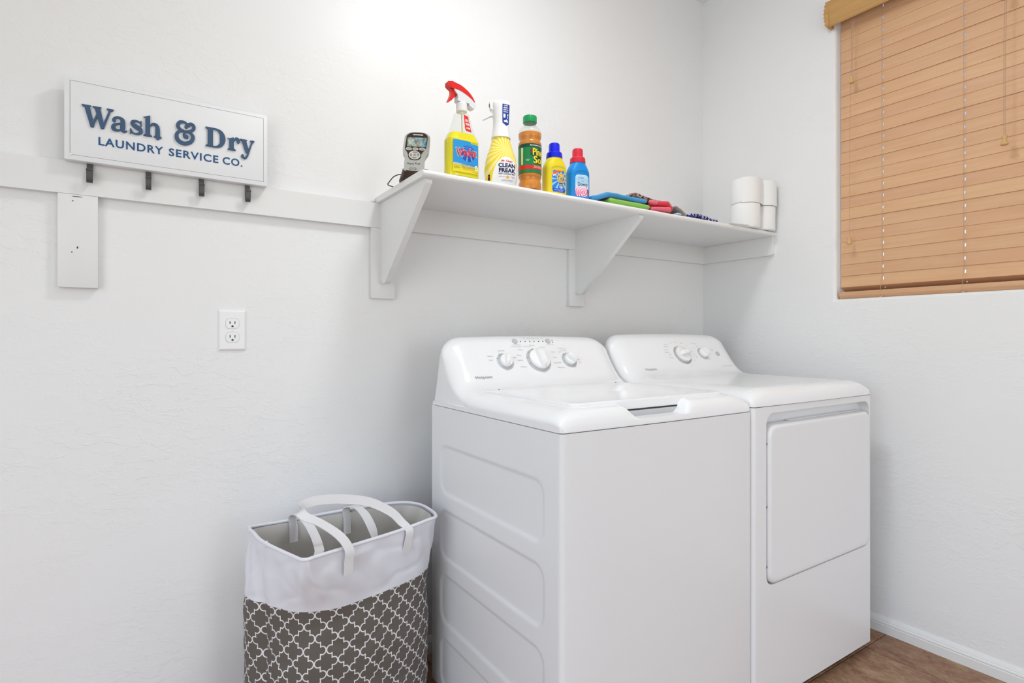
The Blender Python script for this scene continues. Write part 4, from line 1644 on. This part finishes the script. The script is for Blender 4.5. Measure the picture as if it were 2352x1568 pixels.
# --- small detergent and softener bottles
def small_bottle(name, label, loc, s, body_m, cap_m, lab_m, rz):
    t = thing(name, label, 'bottle', loc, math.radians(rz))
    r0 = [(0, .0330, .0225, 3), (.003, .0362, .0250, 3), (.02, .0370, .0260, 3), (.070, .0370, .0260, 3), (.082, .0372, .0262, 2.8), (.092, .0350, .0255, 2.6), (.104, .0295, .0245, 2.3), (.112, .0250, .0238, 2.1), (.116, .0235, .0235, 2)]
    rr = smooth_rings([(a * s, b * s, c * s, d) for a, b, c, d in r0])
    # label face pressed in: arch-topped recess on the front
    bm = bottle_bm(rr, 72)
    for v in bm.verts:
        if v.co.y < 0:
            x, z = v.co.x, v.co.z
            cxr, hw, zt_ = .004 * s, .029 * s, .088 * s
            top = zt_ - .5 * hw + .5 * hw * math.sqrt(max(0, 1 - min(1, abs((x - cxr) / hw)) ** 2)) if abs(x - cxr) < hw else -1
            if z < top and z > .003:
                kk = smooth01((top - z) / (.005 * s)) * smooth01((hw - abs(x - cxr)) / (.006 * s)) * smooth01(z / .008)
                v.co.y += .0026 * s * kk
    obj('bottle', bm, body_m, t, angle=.9)
    cp = lathe([(.0252 * s, .1145 * s), (.0256 * s, .117 * s), (.0245 * s, .130 * s), (.0225 * s, .133 * s), (.0178 * s, .1335 * s), (.0174 * s, .136 * s), (.0172 * s, .156 * s), (.0160 * s, .1605 * s), (.0140 * s, .162 * s), (0, .162 * s)], 48)
    obj('cap', cp, cap_m, t, angle=.5)
    f = surf(rr, .0004 - .0026 * s)

    def ff(off):
        g = surf(rr, 0)

        def h(x, z):
            p = g(x, z)
            cxr, hw = .004 * s, .029 * s
            kk = smooth01((hw - abs(x - cxr)) / (.006 * s))
            return (p[0], p[1] + .0026 * s * kk - off, p[2])
        return h
    lab = decal_poly('label', rrect(.0045 * s, .0395 * s, .0490 * s, .0690 * s, .011 * s, 6), ff(.0006), lab_m, t, div=.0035)
    return t, ff, lab


M_tideY = mat('yellow_plastic', rgb(236, 214, 36), rough=.33)
M_capB = mat('blue_plastic', rgb(8, 28, 226), rough=.3)
tl = burst_material('blue_ray_print', .008, .048, rgb(34, 128, 226), rgb(150, 206, 246), 11, .35)
t, ff, lab = small_bottle('detergent_bottle', 'small yellow detergent bottle with a royal blue cap and blue label', (-1.1810, -.3440, SZT), 1.03, M_tideY, M_capB, tl, -8)
decal_poly('label_swoosh', [(-.0185, .0560), (.0000, .0690), (.0190, .0745), (.0050, .0760), (-.0080, .0745), (-.0170, .0680)], ff(.0009), mat('orange_print', rgb(240, 104, 36), rough=.4), lab, div=.003)
for rr_, m_, of in ((.0150, M_yprint, .0011), (.0122, _M['orange_print'], .0013), (.0098, M_yprint, .0015)):
    decal_poly('bullseye_print', [(.0110 + rr_ * math.cos(2 * PI * i / 28), .0515 + rr_ * 1.05 * math.sin(2 * PI * i / 28)) for i in range(28)], ff(of), m_, lab, div=.0035)
decal_text('label_word', 'Tide', .0215, .0110, .0440, ff(.0018), M_wprint, lab, width=.0265, bold=.0011, rot=.05)
decal_text('label_word', 'Tide', .0215, .0110, .0440, ff(.0021), M_nprint, lab, width=.0250, bold=.0003, rot=.05)
decal_text('label_word', '2in1', .0080, -.0105, .0590, ff(.0012), M_wprint, lab, width=.0150, rot=.45, bold=.0003)
decal_text('label_word', 'SIMPLY', .0042, .0110, .0335, ff(.0018), M_nprint, lab, width=.0140, bold=.0002)
decal_text('label_word', 'CLEAN', .0066, .0110, .0270, ff(.0018), M_wprint, lab, width=.0180, bold=.0008)
decal_text('label_word', 'CLEAN', .0066, .0110, .0270, ff(.0020), M_nprint, lab, width=.0172, bold=.0002)
decal_text('label_word', '& FRESH', .0042, .0110, .0215, ff(.0018), M_wprint, lab, width=.0150, bold=.0002)
decal_poly('label_foot', [(-.0180, .0075), (.0265, .0055), (.0280, .0150), (.0000, .0170), (-.0185, .0180)], ff(.0009), mat('deep_blue_print', rgb(20, 80, 206), rough=.4), lab, div=.004)
decal_text('label_word', 'SIMPLY FRESH 6 loads', .0036, .0020, .0120, ff(.0012), M_wprint, lab, width=.034)
decal_text('label_word', '10 FL OZ (295 mL)', .0034, .0060, .0082, ff(.0012), M_wprint, lab, width=.026)

M_dB = mat('cyan_blue_plastic', rgb(0, 138, 220), rough=.33)
M_capR = mat('cherry_red_plastic', rgb(216, 40, 62), rough=.35)
dl = gradient_z('softener_print', [(0.0, rgb(226, 70, 130)), (.20, rgb(238, 110, 160)), (.40, rgb(250, 176, 206)), (.44, rgb(214, 232, 248)), (.75, rgb(168, 212, 242)), (1.0, rgb(196, 226, 246))], .005, .075, swirl=(.010, .018, None, rgb(250, 236, 244)))
t, ff, lab = small_bottle('softener_bottle', 'small bright blue fabric softener bottle with a cherry red cap', (-1.0860, -.3470, SZT), 1.025, M_dB, M_capR, dl, -13)
decal_text('label_word', 'Downy', .0170, .0065, .0395, ff(.0010), M_nprint, lab, width=.0370, bold=.0002)
decal_text('label_word', 'Ultra', .0046, .0060, .0525, ff(.0010), M_dblue, lab, width=.010)
decal_text('label_word', 'HE  April Fresh\nfabric conditioner', .0036, .0000, .0660, ff(.0010), M_dblue, lab, width=.022)
decal_text('label_word', '12 loads', .0038, .0130, .0085, ff(.0010), M_wprint, lab, width=.018)
decal_poly('label_square', [(.0000, .0080), (.0050, .0080), (.0050, .0125), (.0000, .0125)], ff(.0010), M_wprint, lab, div=.003)
decal_poly('portrait_print', [(.0245, .0140), (.0285, .0140), (.0285, .0290), (.0260, .0310), (.0235, .0270)], ff(.0009), mat('dark_brown_print', rgb(60, 40, 40), rough=.5), lab, div=.003)

# --- handheld pool controller on its charging cradle
AX, AY = -1.6150, -.2480
t = thing('handheld_remote', 'silver and brown handheld remote with colour screen in a dark cradle', 'remote', (AX, AY, SZT), math.radians(-24))
U = .0001276


def ap(px, py):
    return ((px - 745) * U, (1390 - py) * .000125)


outline = [(560, 236), (640, 204), (760, 196), (880, 200), (970, 226), (1030, 280), (1050, 350), (1040, 480), (1028, 600), (1010, 690), (965, 760), (930, 830), (920, 950), (905, 1080), (880, 1170), (800, 1215), (600, 1215), (510, 1205), (460, 1140),
           (462, 960), (478, 840), (470, 780), (436, 710), (430, 640), (450, 480), (470, 340), (500, 280)]
Pt = Matrix.Translation((0, -.006, 0)) @ Matrix.Rotation(math.radians(-9), 4, 'X')


def slab2(pts, y0, y1, inset=0.0):
    o_ = [ap(*p) for p in pts]
    cx = sum(p[0] for p in o_) / len(o_)
    cz = sum(p[1] for p in o_) / len(o_)
    bm = bmesh.new()
    add_prism(bm, o_, 'y', y0, y1)
    return bm


def sm_outline(pts, k=3):
    return [(p.x, p.y) for p in catmull([(a, b, 0) for a, b in pts], k, closed=True)]


def dev(bm, name, m, parent, **k):
    bm.transform(Pt)
    return obj(name, bm, m, parent, **k)


M_silver = mat('silver_plastic', rgb(178, 180, 176), rough=.35, metal=.15)
M_brown = mat('dark_brown_plastic', rgb(52, 34, 24), rough=.3)
body = dev(slab2(sm_outline(outline), -.012, .014), 'body', M_silver, t, bevel=.003, angle=.9)
bez = [(560, 262), (620, 228), (740, 214), (880, 216), (950, 244), (990, 300), (985, 420), (962, 560), (945, 610), (880, 700), (845, 760), (838, 830), (780, 890), (690, 905), (600, 890), (552, 830), (545, 760), (520, 700), (484, 640), (484, 560), (505, 420), (520, 310)]
dev(slab2(sm_outline(bez), -.0128, -.010), 'bezel', M_brown, body, angle=.9, bevel=.0004)


def screen_mat():
    m = mat('colour_screen', rgb(120, 140, 140), rough=.15)
    k = NB(m)
    v = k.coord('Object', (1, 1, .6))
    n = k.noise(v, 42, 3, .5, .8)
    n2 = k.noise(v, 75, 3, .5, .5)
    c = k.ramp(n, [(.30, rgb(206, 196, 150)), (.42, rgb(150, 176, 160)), (.50, rgb(126, 84, 60)), (.58, rgb(120, 190, 200)), (.68, rgb(52, 80, 130)), (.78, rgb(40, 46, 70))])
    c2 = k.ramp(n2, [(.35, rgb(220, 214, 180)), (.5, rgb(90, 120, 150)), (.65, rgb(70, 60, 60))])
    col = k.mix(.35, c, c2)
    k.nt.links.new(col, k.b.inputs['Base Color'])
    k.nt.links.new(col, k.b.inputs['Emission Color'])
    k.b.inputs['Emission Strength'].default_value = .25
    return m


dev(slab2([(536, 345), (972, 335), (950, 566), (524, 572)], -.0131, -.012), 'screen', screen_mat(), body, smooth=False)


def oval(px, py, rx, rz, n=20):
    return [(px + rx * math.cos(2 * PI * i / n), py + rz * math.sin(2 * PI * i / n)) for i in range(n)]


M_btnL = mat('pale_button_rim', rgb(206, 206, 200), rough=.35)
M_btnC = mat('grey_brown_button', rgb(150, 146, 134), rough=.4)
for (bx_, by_) in ((566, 630), (714, 627), (866, 624)):
    bb = dev(slab2(oval(bx_, by_, 68, 36), -.0136, -.012), 'button', M_btnL, body, bevel=.0004)
    dev(slab2(oval(bx_, by_, 46, 15), -.0142, -.013), 'button_face', M_btnC, bb, smooth=False)
dp = dev(slab2(oval(693, 782, 132, 108, 32), -.0136, -.012), 'direction_pad', M_btnL, body, bevel=.0004)
for (bx_, by_, rx, rz) in ((705, 712, 58, 20), (690, 846, 60, 20), (614, 784, 24, 42), (776, 774, 24, 42), (697, 780, 36, 22)):
    dev(slab2(oval(bx_, by_, rx, rz), -.0143, -.013), 'button_face', M_btnC, dp, smooth=False)
bb = dev(slab2(oval(657, 1122, 76, 44, 28), -.0128, -.011), 'light_button', M_brown, body, smooth=False)
dev(slab2(oval(657, 1122, 66, 36, 28), -.0132, -.012), 'button_face', M_silver, bb, smooth=False)
dev(slab2(oval(657, 1122, 44, 16, 24), -.0138, -.012), 'button_face', M_btnC, bb, smooth=False)


def fdev(off):
    def f(u, v):
        return Pt @ Vector((u, -.0122 - off, v))
    return f


decal_text('lettering', 'Aqua Pod', .0088, ap(672, 0)[0], ap(0, 1012)[1], fdev(.0004), M_kprint, body, width=.0375)
decal_text('lettering', 'HAYWARD', .0042, ap(775, 0)[0], ap(0, 282)[1], fdev(.0012), M_wprint, body, width=.0290, bold=.0003)
# cradle
bm = bmesh.new()
rings = []
for zz, a, b, cy in ((0, .0470, .0340, .010), (.004, .0480, .0350, .010), (.020, .0430, .0310, .008), (.034, .0385, .0265, .006), (.038, .0375, .0255, .006)):
    rings.append([(p[0] - .004, p[1], p[2] + (.010 * (p[1] - cy) / b if zz > .01 else 0)) for p in sell(a, b, zz, 2.4, 40, 0, cy)])
add_loft(bm, rings, True)
cr = obj('cradle', bm, M_brown, t, angle=.8)
bm = bmesh.new()
add_tube(bm, [Vector((.0375 * math.cos(2 * PI * i / 40) - .004, .006 + .0255 * math.sin(2 * PI * i / 40), .038 + .010 * math.sin(2 * PI * i / 40))) for i in range(40)], .0016, 8, closed=True)
obj('cradle_lip', bm, M_silver, cr)
bm = bmesh.new()
add_tube(bm, catmull([(-.036, .018, .020), (-.050, .020, .026), (-.068, .026, .020), (-.082, .036, .006), (-.086, .044, .0022), (-.080, .060, .0018), (-.050, .090, .0018)], 6), .0016, 8)
obj('cable', bm, mat('dark_grey_cable', rgb(70, 72, 76), rough=.5), t)


# --- cloths, gloves
def slab_path(path, th, y0, y1, seed, amp=.002, ny=14, k=5, ang=0.0):
    """soft folded cloth: a thick band along a path, rounded ends"""
    P = catmull([(p[0], 0, p[1]) for p in path], 14)
    n = len(P)
    arc = [0.0]
    for i in range(1, n):
        arc.append(arc[-1] + (P[i] - P[i - 1]).length)
    tot = arc[-1]
    rr = th / 2
    tt_ = [0, .02, .06, .14, .28, .5, .75, 1.0]
    ya = [y0 + rr * q for q in tt_] + [y0 + rr + (y1 - y0 - 2 * rr) * (i + 1) / (ny + 1) for i in range(ny)] + [y1 - rr * q for q in reversed(tt_)]
    rings = []
    for y in ya:
        dy = min(y - y0, y1 - y)
        endf = math.sqrt(max(.0, 1 - (1 - min(1, dy / rr)) ** 2))
        ring = []
        pts = []
        for i, p in enumerate(P):
            a, b = P[max(i - 1, 0)], P[min(i + 1, n - 1)]
            tt = (b - a).normalized()
            nn = Vector((-tt.z, 0, tt.x))
            de = min(arc[i], tot - arc[i])
            q = math.sqrt(max(.01, 1 - (1 - min(1, de / rr)) ** 2))
            pts.append((p, nn, rr * q * (.15 + .85 * endf)))
        for (p, nn, h) in pts:
            v = p + nn * h
            ring.append(v)
        for (p, nn, h) in reversed(pts):
            ring.append(p - nn * h)
        out = []
        for v in ring:
            w = mnoise.noise(Vector((v.x * 28, y * 28, v.z * 30 + seed))) * amp
            out.append((v.x + w + ang * (y - y0), y + w, max(.0003, v.z + w)))
        rings.append(out)
    bm = bmesh.new()
    add_loft(bm, rings, True)
    return bm


def cloth_thing(bm, name, label, cat, m, X0, Y0, group=None):
    bmesh.ops.translate(bm, vec=(-X0, -Y0, 0), verts=bm.verts)
    o = obj(name, bm, m, angle=1.3)
    o.location = (X0, Y0, SZT)
    return tag(o, label, cat, group)


M_grn = mat('lime_microfibre', rgb(138, 200, 76), rough=.95, bump=(700, .8, .0015), sheen=.4)
M_blu = mat('blue_microfibre', rgb(44, 150, 214), rough=.95, bump=(700, .8, .0015), sheen=.4)
cloth_thing(slab_path([(-.968, .0085), (-.945, .0095), (-.88, .0095), (-.80, .0096), (-.774, .0096)], .0180, -.376, -.235, 3), 'microfibre_cloth', 'lime green folded microfibre cloth underneath the blue cloth', 'cloth', M_grn, -.87, -.29)
cloth_thing(slab_path([(-1.045, .0070), (-1.015, .0140), (-.990, .0230), (-.962, .0305), (-.90, .0300), (-.84, .0295), (-.785, .0292)], .0160, -.372, -.21, 9, .0026), 'microfibre_cloth', 'blue folded microfibre cloth on top of the green cloth', 'cloth', M_blu, -.92, -.29)

gl = thing('rubber_gloves', 'folded coral pink rubber gloves with leopard print cuffs', 'gloves', (-.74, -.33, SZT))
GXX, GYY = -.74, -.33
M_pink = mat('coral_rubber', rgb(226, 62, 82), rough=.38)
M_pink2 = mat('pale_coral_rubber', rgb(236, 110, 128), rough=.42)


def capsule(p0, p1, r0, r1, flat=.8):
    bm = bmesh.new()
    a, b = Vector(p0), Vector(p1)
    n = 14
    path = [a + (b - a) * (i / n) for i in range(n + 1)]

    def rr(t):
        base = r0 + (r1 - r0) * t
        e0 = math.sqrt(max(.03, 1 - (1 - min(1, t * (b - a).length / r0)) ** 2))
        e1 = math.sqrt(max(.03, 1 - (1 - min(1, (1 - t) * (b - a).length / r1)) ** 2))
        return base * min(e0, e1)
    add_tube(bm, path, rr, 14)
    cz = (a.z + b.z) / 2
    for v in bm.verts:
        v.co.z = cz + (v.co.z - cz) * flat
    return bm


def gpart(bm, name, m, par=gl, **k):
    bmesh.ops.translate(bm, vec=(-GXX, -GYY, 0), verts=bm.verts)
    return obj(name, bm, m, par, **k)


gpart(slab_path([(-.748, .017), (-.72, .019), (-.68, .019), (-.640, .016)], .026, -.352, -.22, 21, .003), 'palm', M_pink, angle=1.3)
gpart(capsule((-.768, -.362, .0330), (-.728, -.366, .0310), .0090, .0120), 'finger', M_pink2, angle=1.3)
gpart(capsule((-.758, -.352, .0270), (-.655, -.358, .0410), .0110, .0130), 'finger', M_pink, angle=1.3)
gpart(capsule((-.762, -.366, .0080), (-.745, -.368, .0090), .0070, .0085), 'finger', M_pink2, angle=1.3)
gpart(capsule((-.752, -.366, .0090), (-.662, -.370, .0150), .0080, .0130), 'finger', M_pink2, angle=1.3)
gpart(capsule((-.668, -.350, .0200), (-.634, -.352, .0270), .0150, .0130, 1.1), 'finger', M_pink, angle=1.3)
gpart(slab_path([(-.838, .0490), (-.815, .0560), (-.780, .0500), (-.735, .0455), (-.690, .0440), (-.655, .0430), (-.632, .0380)], .0140, -.350, -.245, 33, .0035), 'cuff', leopard_material(), angle=1.3)

st = slab_path([(-.622, .0330), (-.612, .0310), (-.590, .0230), (-.572, .0130), (-.562, .0085)], .0125, -.362, -.27, 41, .001)
cloth_thing(st, 'cleaning_cloth', 'small grey folded cloth strip between the gloves and the blue patterned cloth', 'cloth', mat('taupe_cloth', rgb(150, 140, 138), rough=.7), -.60, -.32)
st = slab_path([(-.628, .0035), (-.622, .0060), (-.610, .0065), (-.602, .0045)], .0060, -.372, -.33, 44, .0006)
cloth_thing(st, 'cloth_scrap', 'tiny white and light blue cloth end beside the pink gloves', 'cloth', mat('white_blue_cloth', rgb(190, 216, 234), rough=.7), -.62, -.35)
st = slab_path([(-.553, .0080), (-.545, .0110), (-.530, .0130), (-.505, .0140), (-.460, .0100), (-.415, .0050), (-.385, .0025)], .0100, -.374, -.24, 51, .0045, k=7)
cloth_thing(st, 'patterned_cloth', 'crumpled blue, black and white patterned cloth on the shelf edge', 'cloth', check_material(), -.50, -.32)


# --- toilet paper rolls
def roll(loc, label, r=.058, h=.1025, flap_a=None, flap_r=1.0):
    t = thing('toilet_roll', label, 'toilet paper', loc, 0, 'toilet paper rolls at the right end of the shelf')
    bm = bmesh.new()
    N = 56
    seed = random.random() * 50

    def rg(rad, z, w=0.0):
        return [(rad * (1 + w * mnoise.noise(Vector((math.cos(2 * PI * i / N) * 1.5, math.sin(2 * PI * i / N) * 1.5, z * 20 + seed)))) * math.cos(2 * PI * i / N),
                 rad * (1 + w * mnoise.noise(Vector((math.cos(2 * PI * i / N) * 1.5, math.sin(2 * PI * i / N) * 1.5, z * 20 + seed)))) * math.sin(2 * PI * i / N), z) for i in range(N)]
    add_loft(bm, [rg(.021, .001), rg(r - .004, .0005), rg(r - .001, .002, .02), rg(r, .006, .02), rg(r, h * .5, .02), rg(r, h - .006, .02), rg(r - .001, h - .002, .02), rg(r - .004, h, .01), rg(.021, h - .0005)], True, False, False)
    obj('paper', bm, M_paper, t, angle=.9)
    obj('core', lathe([(.0212, .0012), (.0212, h - .001), (.0202, h - .001), (.0202, .0012), (.0212, .0012)], 32, cap0=False, cap1=False), M_card, t)
    if flap_a is not None:
        bm = bmesh.new()
        rows = []
        a0, a1 = flap_a
        for j in range(8):
            z = .001 + (h + .002) * j / 7
            row = []
            for i in range(26):
                s = i / 25
                a = math.radians(a0 + (a1 - a0) * s)
                rr = r + .0012 + flap_r * .012 * smooth01((s - .72) / .28) + .0004 * math.sin(z * 40 + i * .3)
                row.append((rr * math.cos(a), rr * math.sin(a), z - .002))
            row += [((1 - .0006 / math.hypot(p[0], p[1])) * p[0], (1 - .0006 / math.hypot(p[0], p[1])) * p[1], p[2]) for p in reversed(row)]
            rows.append(row)
        add_loft(bm, rows)
        obj('loose_sheet', bm, M_paper, t, angle=1.2)
    return t


roll((-.1660, -.3440, SZT), 'white toilet paper roll, lower one of the nearer stack')
roll((-.1660, -.3440, SZT + .1030), 'white toilet paper roll, upper one of the nearer stack', flap_a=(200, 330), flap_r=1)
roll((-.0580, -.3560, SZT), 'white toilet paper roll, lower one of the stack against the wall', r=.0475)
roll((-.0580, -.3560, SZT + .1030), 'white toilet paper roll, upper one of the stack against the wall', r=.0500, flap_a=(190, 320), flap_r=.2)
# torn sheet lying on the shelf in front of the rolls
bm = bmesh.new()
rows = []
for j in range(6):
    y = -.392 + .05 * j / 5
    rows.append([(-.330 + .135 * i / 14 + .004 * j, y, .0012 + .0045 * max(0, mnoise.noise(Vector((i * .5, j * .7, 3)))) + .004 * smooth01(1 - j / 3) * smooth01(i / 14)) for i in range(15)])
add_loft(bm, rows, closed=False, cap0=False, cap1=False)
bmesh.ops.solidify(bm, geom=list(bm.faces), thickness=.0006)
bmesh.ops.translate(bm, vec=(.26, .37, 0), verts=bm.verts)
o = obj('tissue_sheet', bm, M_paper, angle=1.2)
o.location = (-.26, -.37, SZT)
tag(o, 'loose torn white tissue sheet lying flat on the shelf left of the rolls', 'tissue')

# ------------------------------------------------------------------ laundry hamper
HX, HY = -1.80, -.24
hm = thing('laundry_hamper', 'tall fabric laundry hamper with white top and grey quatrefoil pattern', 'hamper', (HX, HY, 0))
body_c = [(-2.068, -.160), (-2.0670, -.215), (-2.0367, -.2640), (-1.992, -.335), (-1.94, -.373), (-1.859, -.387), (-1.778, -.378), (-1.694, -.349), (-1.632, -.316), (-1.590, -.272), (-1.572, -.20), (-1.585, -.12), (-1.65, -.085), (-1.80, -.075), (-1.95, -.080), (-2.04, -.105)]
rim_c = [(-2.051, -.160), (-2.0480, -.200), (-2.038, -.273), (-1.996, -.405), (-1.978, -.453), (-1.940, -.447), (-1.800, -.405), (-1.700, -.375), (-1.640, -.358), (-1.597, -.338), (-1.580, -.27), (-1.588, -.195), (-1.649, -.152), (-1.80, -.135), (-1.95, -.135), (-2.040, -.140)]
NK = 14
BC = catmull([(p[0], p[1], 0) for p in body_c], NK, True)
RC = catmull([(p[0], p[1], 0) for p in rim_c], NK, True)
NH = len(BC)
# perimeter length for the print
per = [0.0]
for i in range(NH):
    per.append(per[-1] + (BC[(i + 1) % NH] - BC[i]).length)


def hamper_pt(i, z):
    b_, r_ = BC[i % NH], RC[i % NH]
    if z <= .30:
        s = 0.0
    else:
        s = smooth01((z - .34) / (.578 - .34)) ** 1.6
    p = b_.lerp(r_, s)
    if z < .3:
        cx, cy = -1.82, -.23
        kx = 1 - .02 * smooth01((.3 - z) / .3)
        p = Vector((cx + (p.x - cx) * kx, cy + (p.y - cy) * kx, 0))
    # creases and dents in the soft fabric
    am = .0062 * smooth01(z / .1) * (1 - smooth01((z - .55) / .03) * .8)
    w = mnoise.noise(Vector((p.x * 9, p.y * 9, z * 7))) + .45 * mnoise.noise(Vector((p.x * 24, p.y * 24, z * 15 + 8))) - .45 * max(0.0, .22 - abs(mnoise.noise(Vector((p.x * 11 + z * 6, p.y * 11, z * 13 + 3))))) / .22
    nx, ny = p.x + 1.82, p.y + .24
    l = math.hypot(nx, ny)
    # rolling folds hanging from the rim
    fo = .0035 * math.sin((i % NH) * 2 * PI * 20 / NH + z * 20) * math.exp(-((z - .50) / .05) ** 2)
    d = am * w + fo
    # sewn corner seam on the left
    q = abs(((i - 2 * NK + NH // 2) % NH) - NH // 2)
    if q < 4 and z < .575:
        d -= .008 * (1 - q / 4)
    return Vector((p.x + nx / l * d - HX, p.y + ny / l * d - HY, z))


ZB = .4235
zs1 = [0.0, .004] + [.02 + (ZB - .02) * i / 44 for i in range(45)]
zs2 = [ZB + (.580 - ZB) * i / 30 for i in range(31)]


def hamper_band(name, zs_, m, uvs):
    verts, faces = [], []
    W_ = NH + 1
    for z in zs_:
        for i in range(W_):
            verts.append(hamper_pt(i, z))
    for j in range(len(zs_) - 1):
        for i in range(NH):
            a = j * W_ + i
            faces.append((a, a + 1, a + W_ + 1, a + W_))
    me = bpy.data.meshes.new(name)
    me.from_pydata([tuple(v) for v in verts], [], faces)
    if uvs:
        uv = me.uv_layers.new(name='UVMap')
        for poly_ in me.polygons:
            for li in poly_.loop_indices:
                vi = me.loops[li].vertex_index
                j, i = divmod(vi, W_)
                uv.data[li].uv = (per[i] / .0545 + .12, (ZB - zs_[j]) / .0590 + .30)
    return mobj(name, me, m, hm, angle=1.5)


hamper_band('patterned_body', zs1, M_quat, True)
hamper_band('white_top_band', zs2, M_canvas, False)
# liner: inside surface and bottom
verts, faces = [], []
zz_ = [.012] + [.05 + (.575 - .05) * i / 20 for i in range(21)]
for z in zz_:
    for i in range(NH):
        p = hamper_pt(i, z)
        c = Vector((-1.81 - HX, -.25 - HY, p.z))
        d = (c - p)
        d.z = 0
        nz = mnoise.noise(Vector((p.x * 12, p.y * 12, z * 11))) * .004
        verts.append(tuple(p + d.normalized() * (.0095 + nz * (1 if z < .5 else .2))))
for j in range(len(zz_) - 1):
    for i in range(NH):
        k = (i + 1) % NH
        faces.append((j * NH + i, j * NH + k, (j + 1) * NH + k, (j + 1) * NH + i))
faces.append(tuple(range(NH)))
me = bpy.data.meshes.new('liner')
me.from_pydata(verts, [], faces)
mobj('liner', me, M_liner, hm, angle=1.5)
bm = bmesh.new()
add_tube(bm, [Vector((p.x - HX, p.y - HY,   .580 + .002 * math.sin(i * .12))) for i, p in enumerate(RC)], .0046, 10, closed=True)
obj('wire_rim', bm, M_canvas, hm, angle=1.5)
bm = bmesh.new()
add_box(bm, -.0035, .0035, -.0052, .0052, -.010, .0055)
bmesh.ops.transform(bm, matrix=Matrix.Translation((-2.0335 - HX, -.287 - HY, .578)) @ Matrix.Rotation(1.2, 4, 'Z'), verts=bm.verts)
obj('rim_stitch', bm, M_strap, hm, bevel=.001)


def strap(path, width_dirs, hw=.0115, th=.0012, k=8):
    P = catmull(path, k)
    D = catmull(width_dirs, k)
    bm = bmesh.new()
    rings = []
    n = len(P)
    for i, p in enumerate(P):
        a, b = P[max(i - 1, 0)], P[min(i + 1, n - 1)]
        t = (b - a).normalized()
        d = D[i] - t * D[i].dot(t)
        d.normalize()
        nn = t.cross(d).normalized() * th
        rings.append([p - d * hw + nn, p + d * hw + nn, p + d * hw - nn, p - d * hw - nn])
    add_loft(bm, rings, True)
    bmesh.ops.translate(bm, vec=(-HX, -HY, 0), verts=bm.verts)
    return bm


X_ = Vector((1, .25, 0))
p1 = [(-1.8745, -.4385, .519), (-1.8745, -.4420, .550), (-1.8740, -.4430, .580), (-1.893, -.428, .612), (-1.929, -.398, .640), (-1.962, -.368, .656), (-1.960, -.346, .672), (-1.925, -.340, .680), (-1.858, -.340, .673), (-1.790, -.345, .655), (-1.735, -.352, .622), (-1.708, -.360, .592), (-1.694, -.3800, .574), (-1.697, -.3790, .545), (-1.7020, -.3720, .5100)]
d1 = [X_, X_, X_, Vector((.9, .4, .2)), Vector((.7, .6, .3)), Vector((.45, .6, .6)), Vector((.2, .35, 1)), Vector((.1, .2, 1)), Vector((.1, .2, 1)), Vector((.3, .3, 1)), Vector((.8, .3, .6)), Vector((1, .3, .3)), X_, X_, X_]
obj('handle', strap(p1, d1), M_strap, hm, angle=.9)
p2 = [(-1.938, -.1480, .520), (-1.938, -.1470, .560), (-1.940, -.1420, .590), (-1.930, -.168, .602), (-1.918, -.215, .590), (-1.910, -.270, .565), (-1.915, -.330, .552), (-1.925, -.375, .550), (-1.880, -.385, .520), (-1.815, -.360, .510), (-1.760, -.300, .530), (-1.752, -.230, .565), (-1.765, -.175, .592), (-1.790, -.1460, .590), (-1.790, -.1480, .555), (-1.790, -.1500, .515)]
d2 = [X_, X_, X_, Vector((1, .1, .1)), Vector((1, .1, .1)), Vector((1, 0, 0)), Vector((1, 0, 0)), Vector((.8, 0, .5)), Vector((0, 0, 1)), Vector((0, 0, 1)), Vector((.3, 0, 1)), Vector((1, 0, .6)), X_, X_, X_, X_]
obj('handle', strap(p2, d2), M_strap, hm, angle=.9)
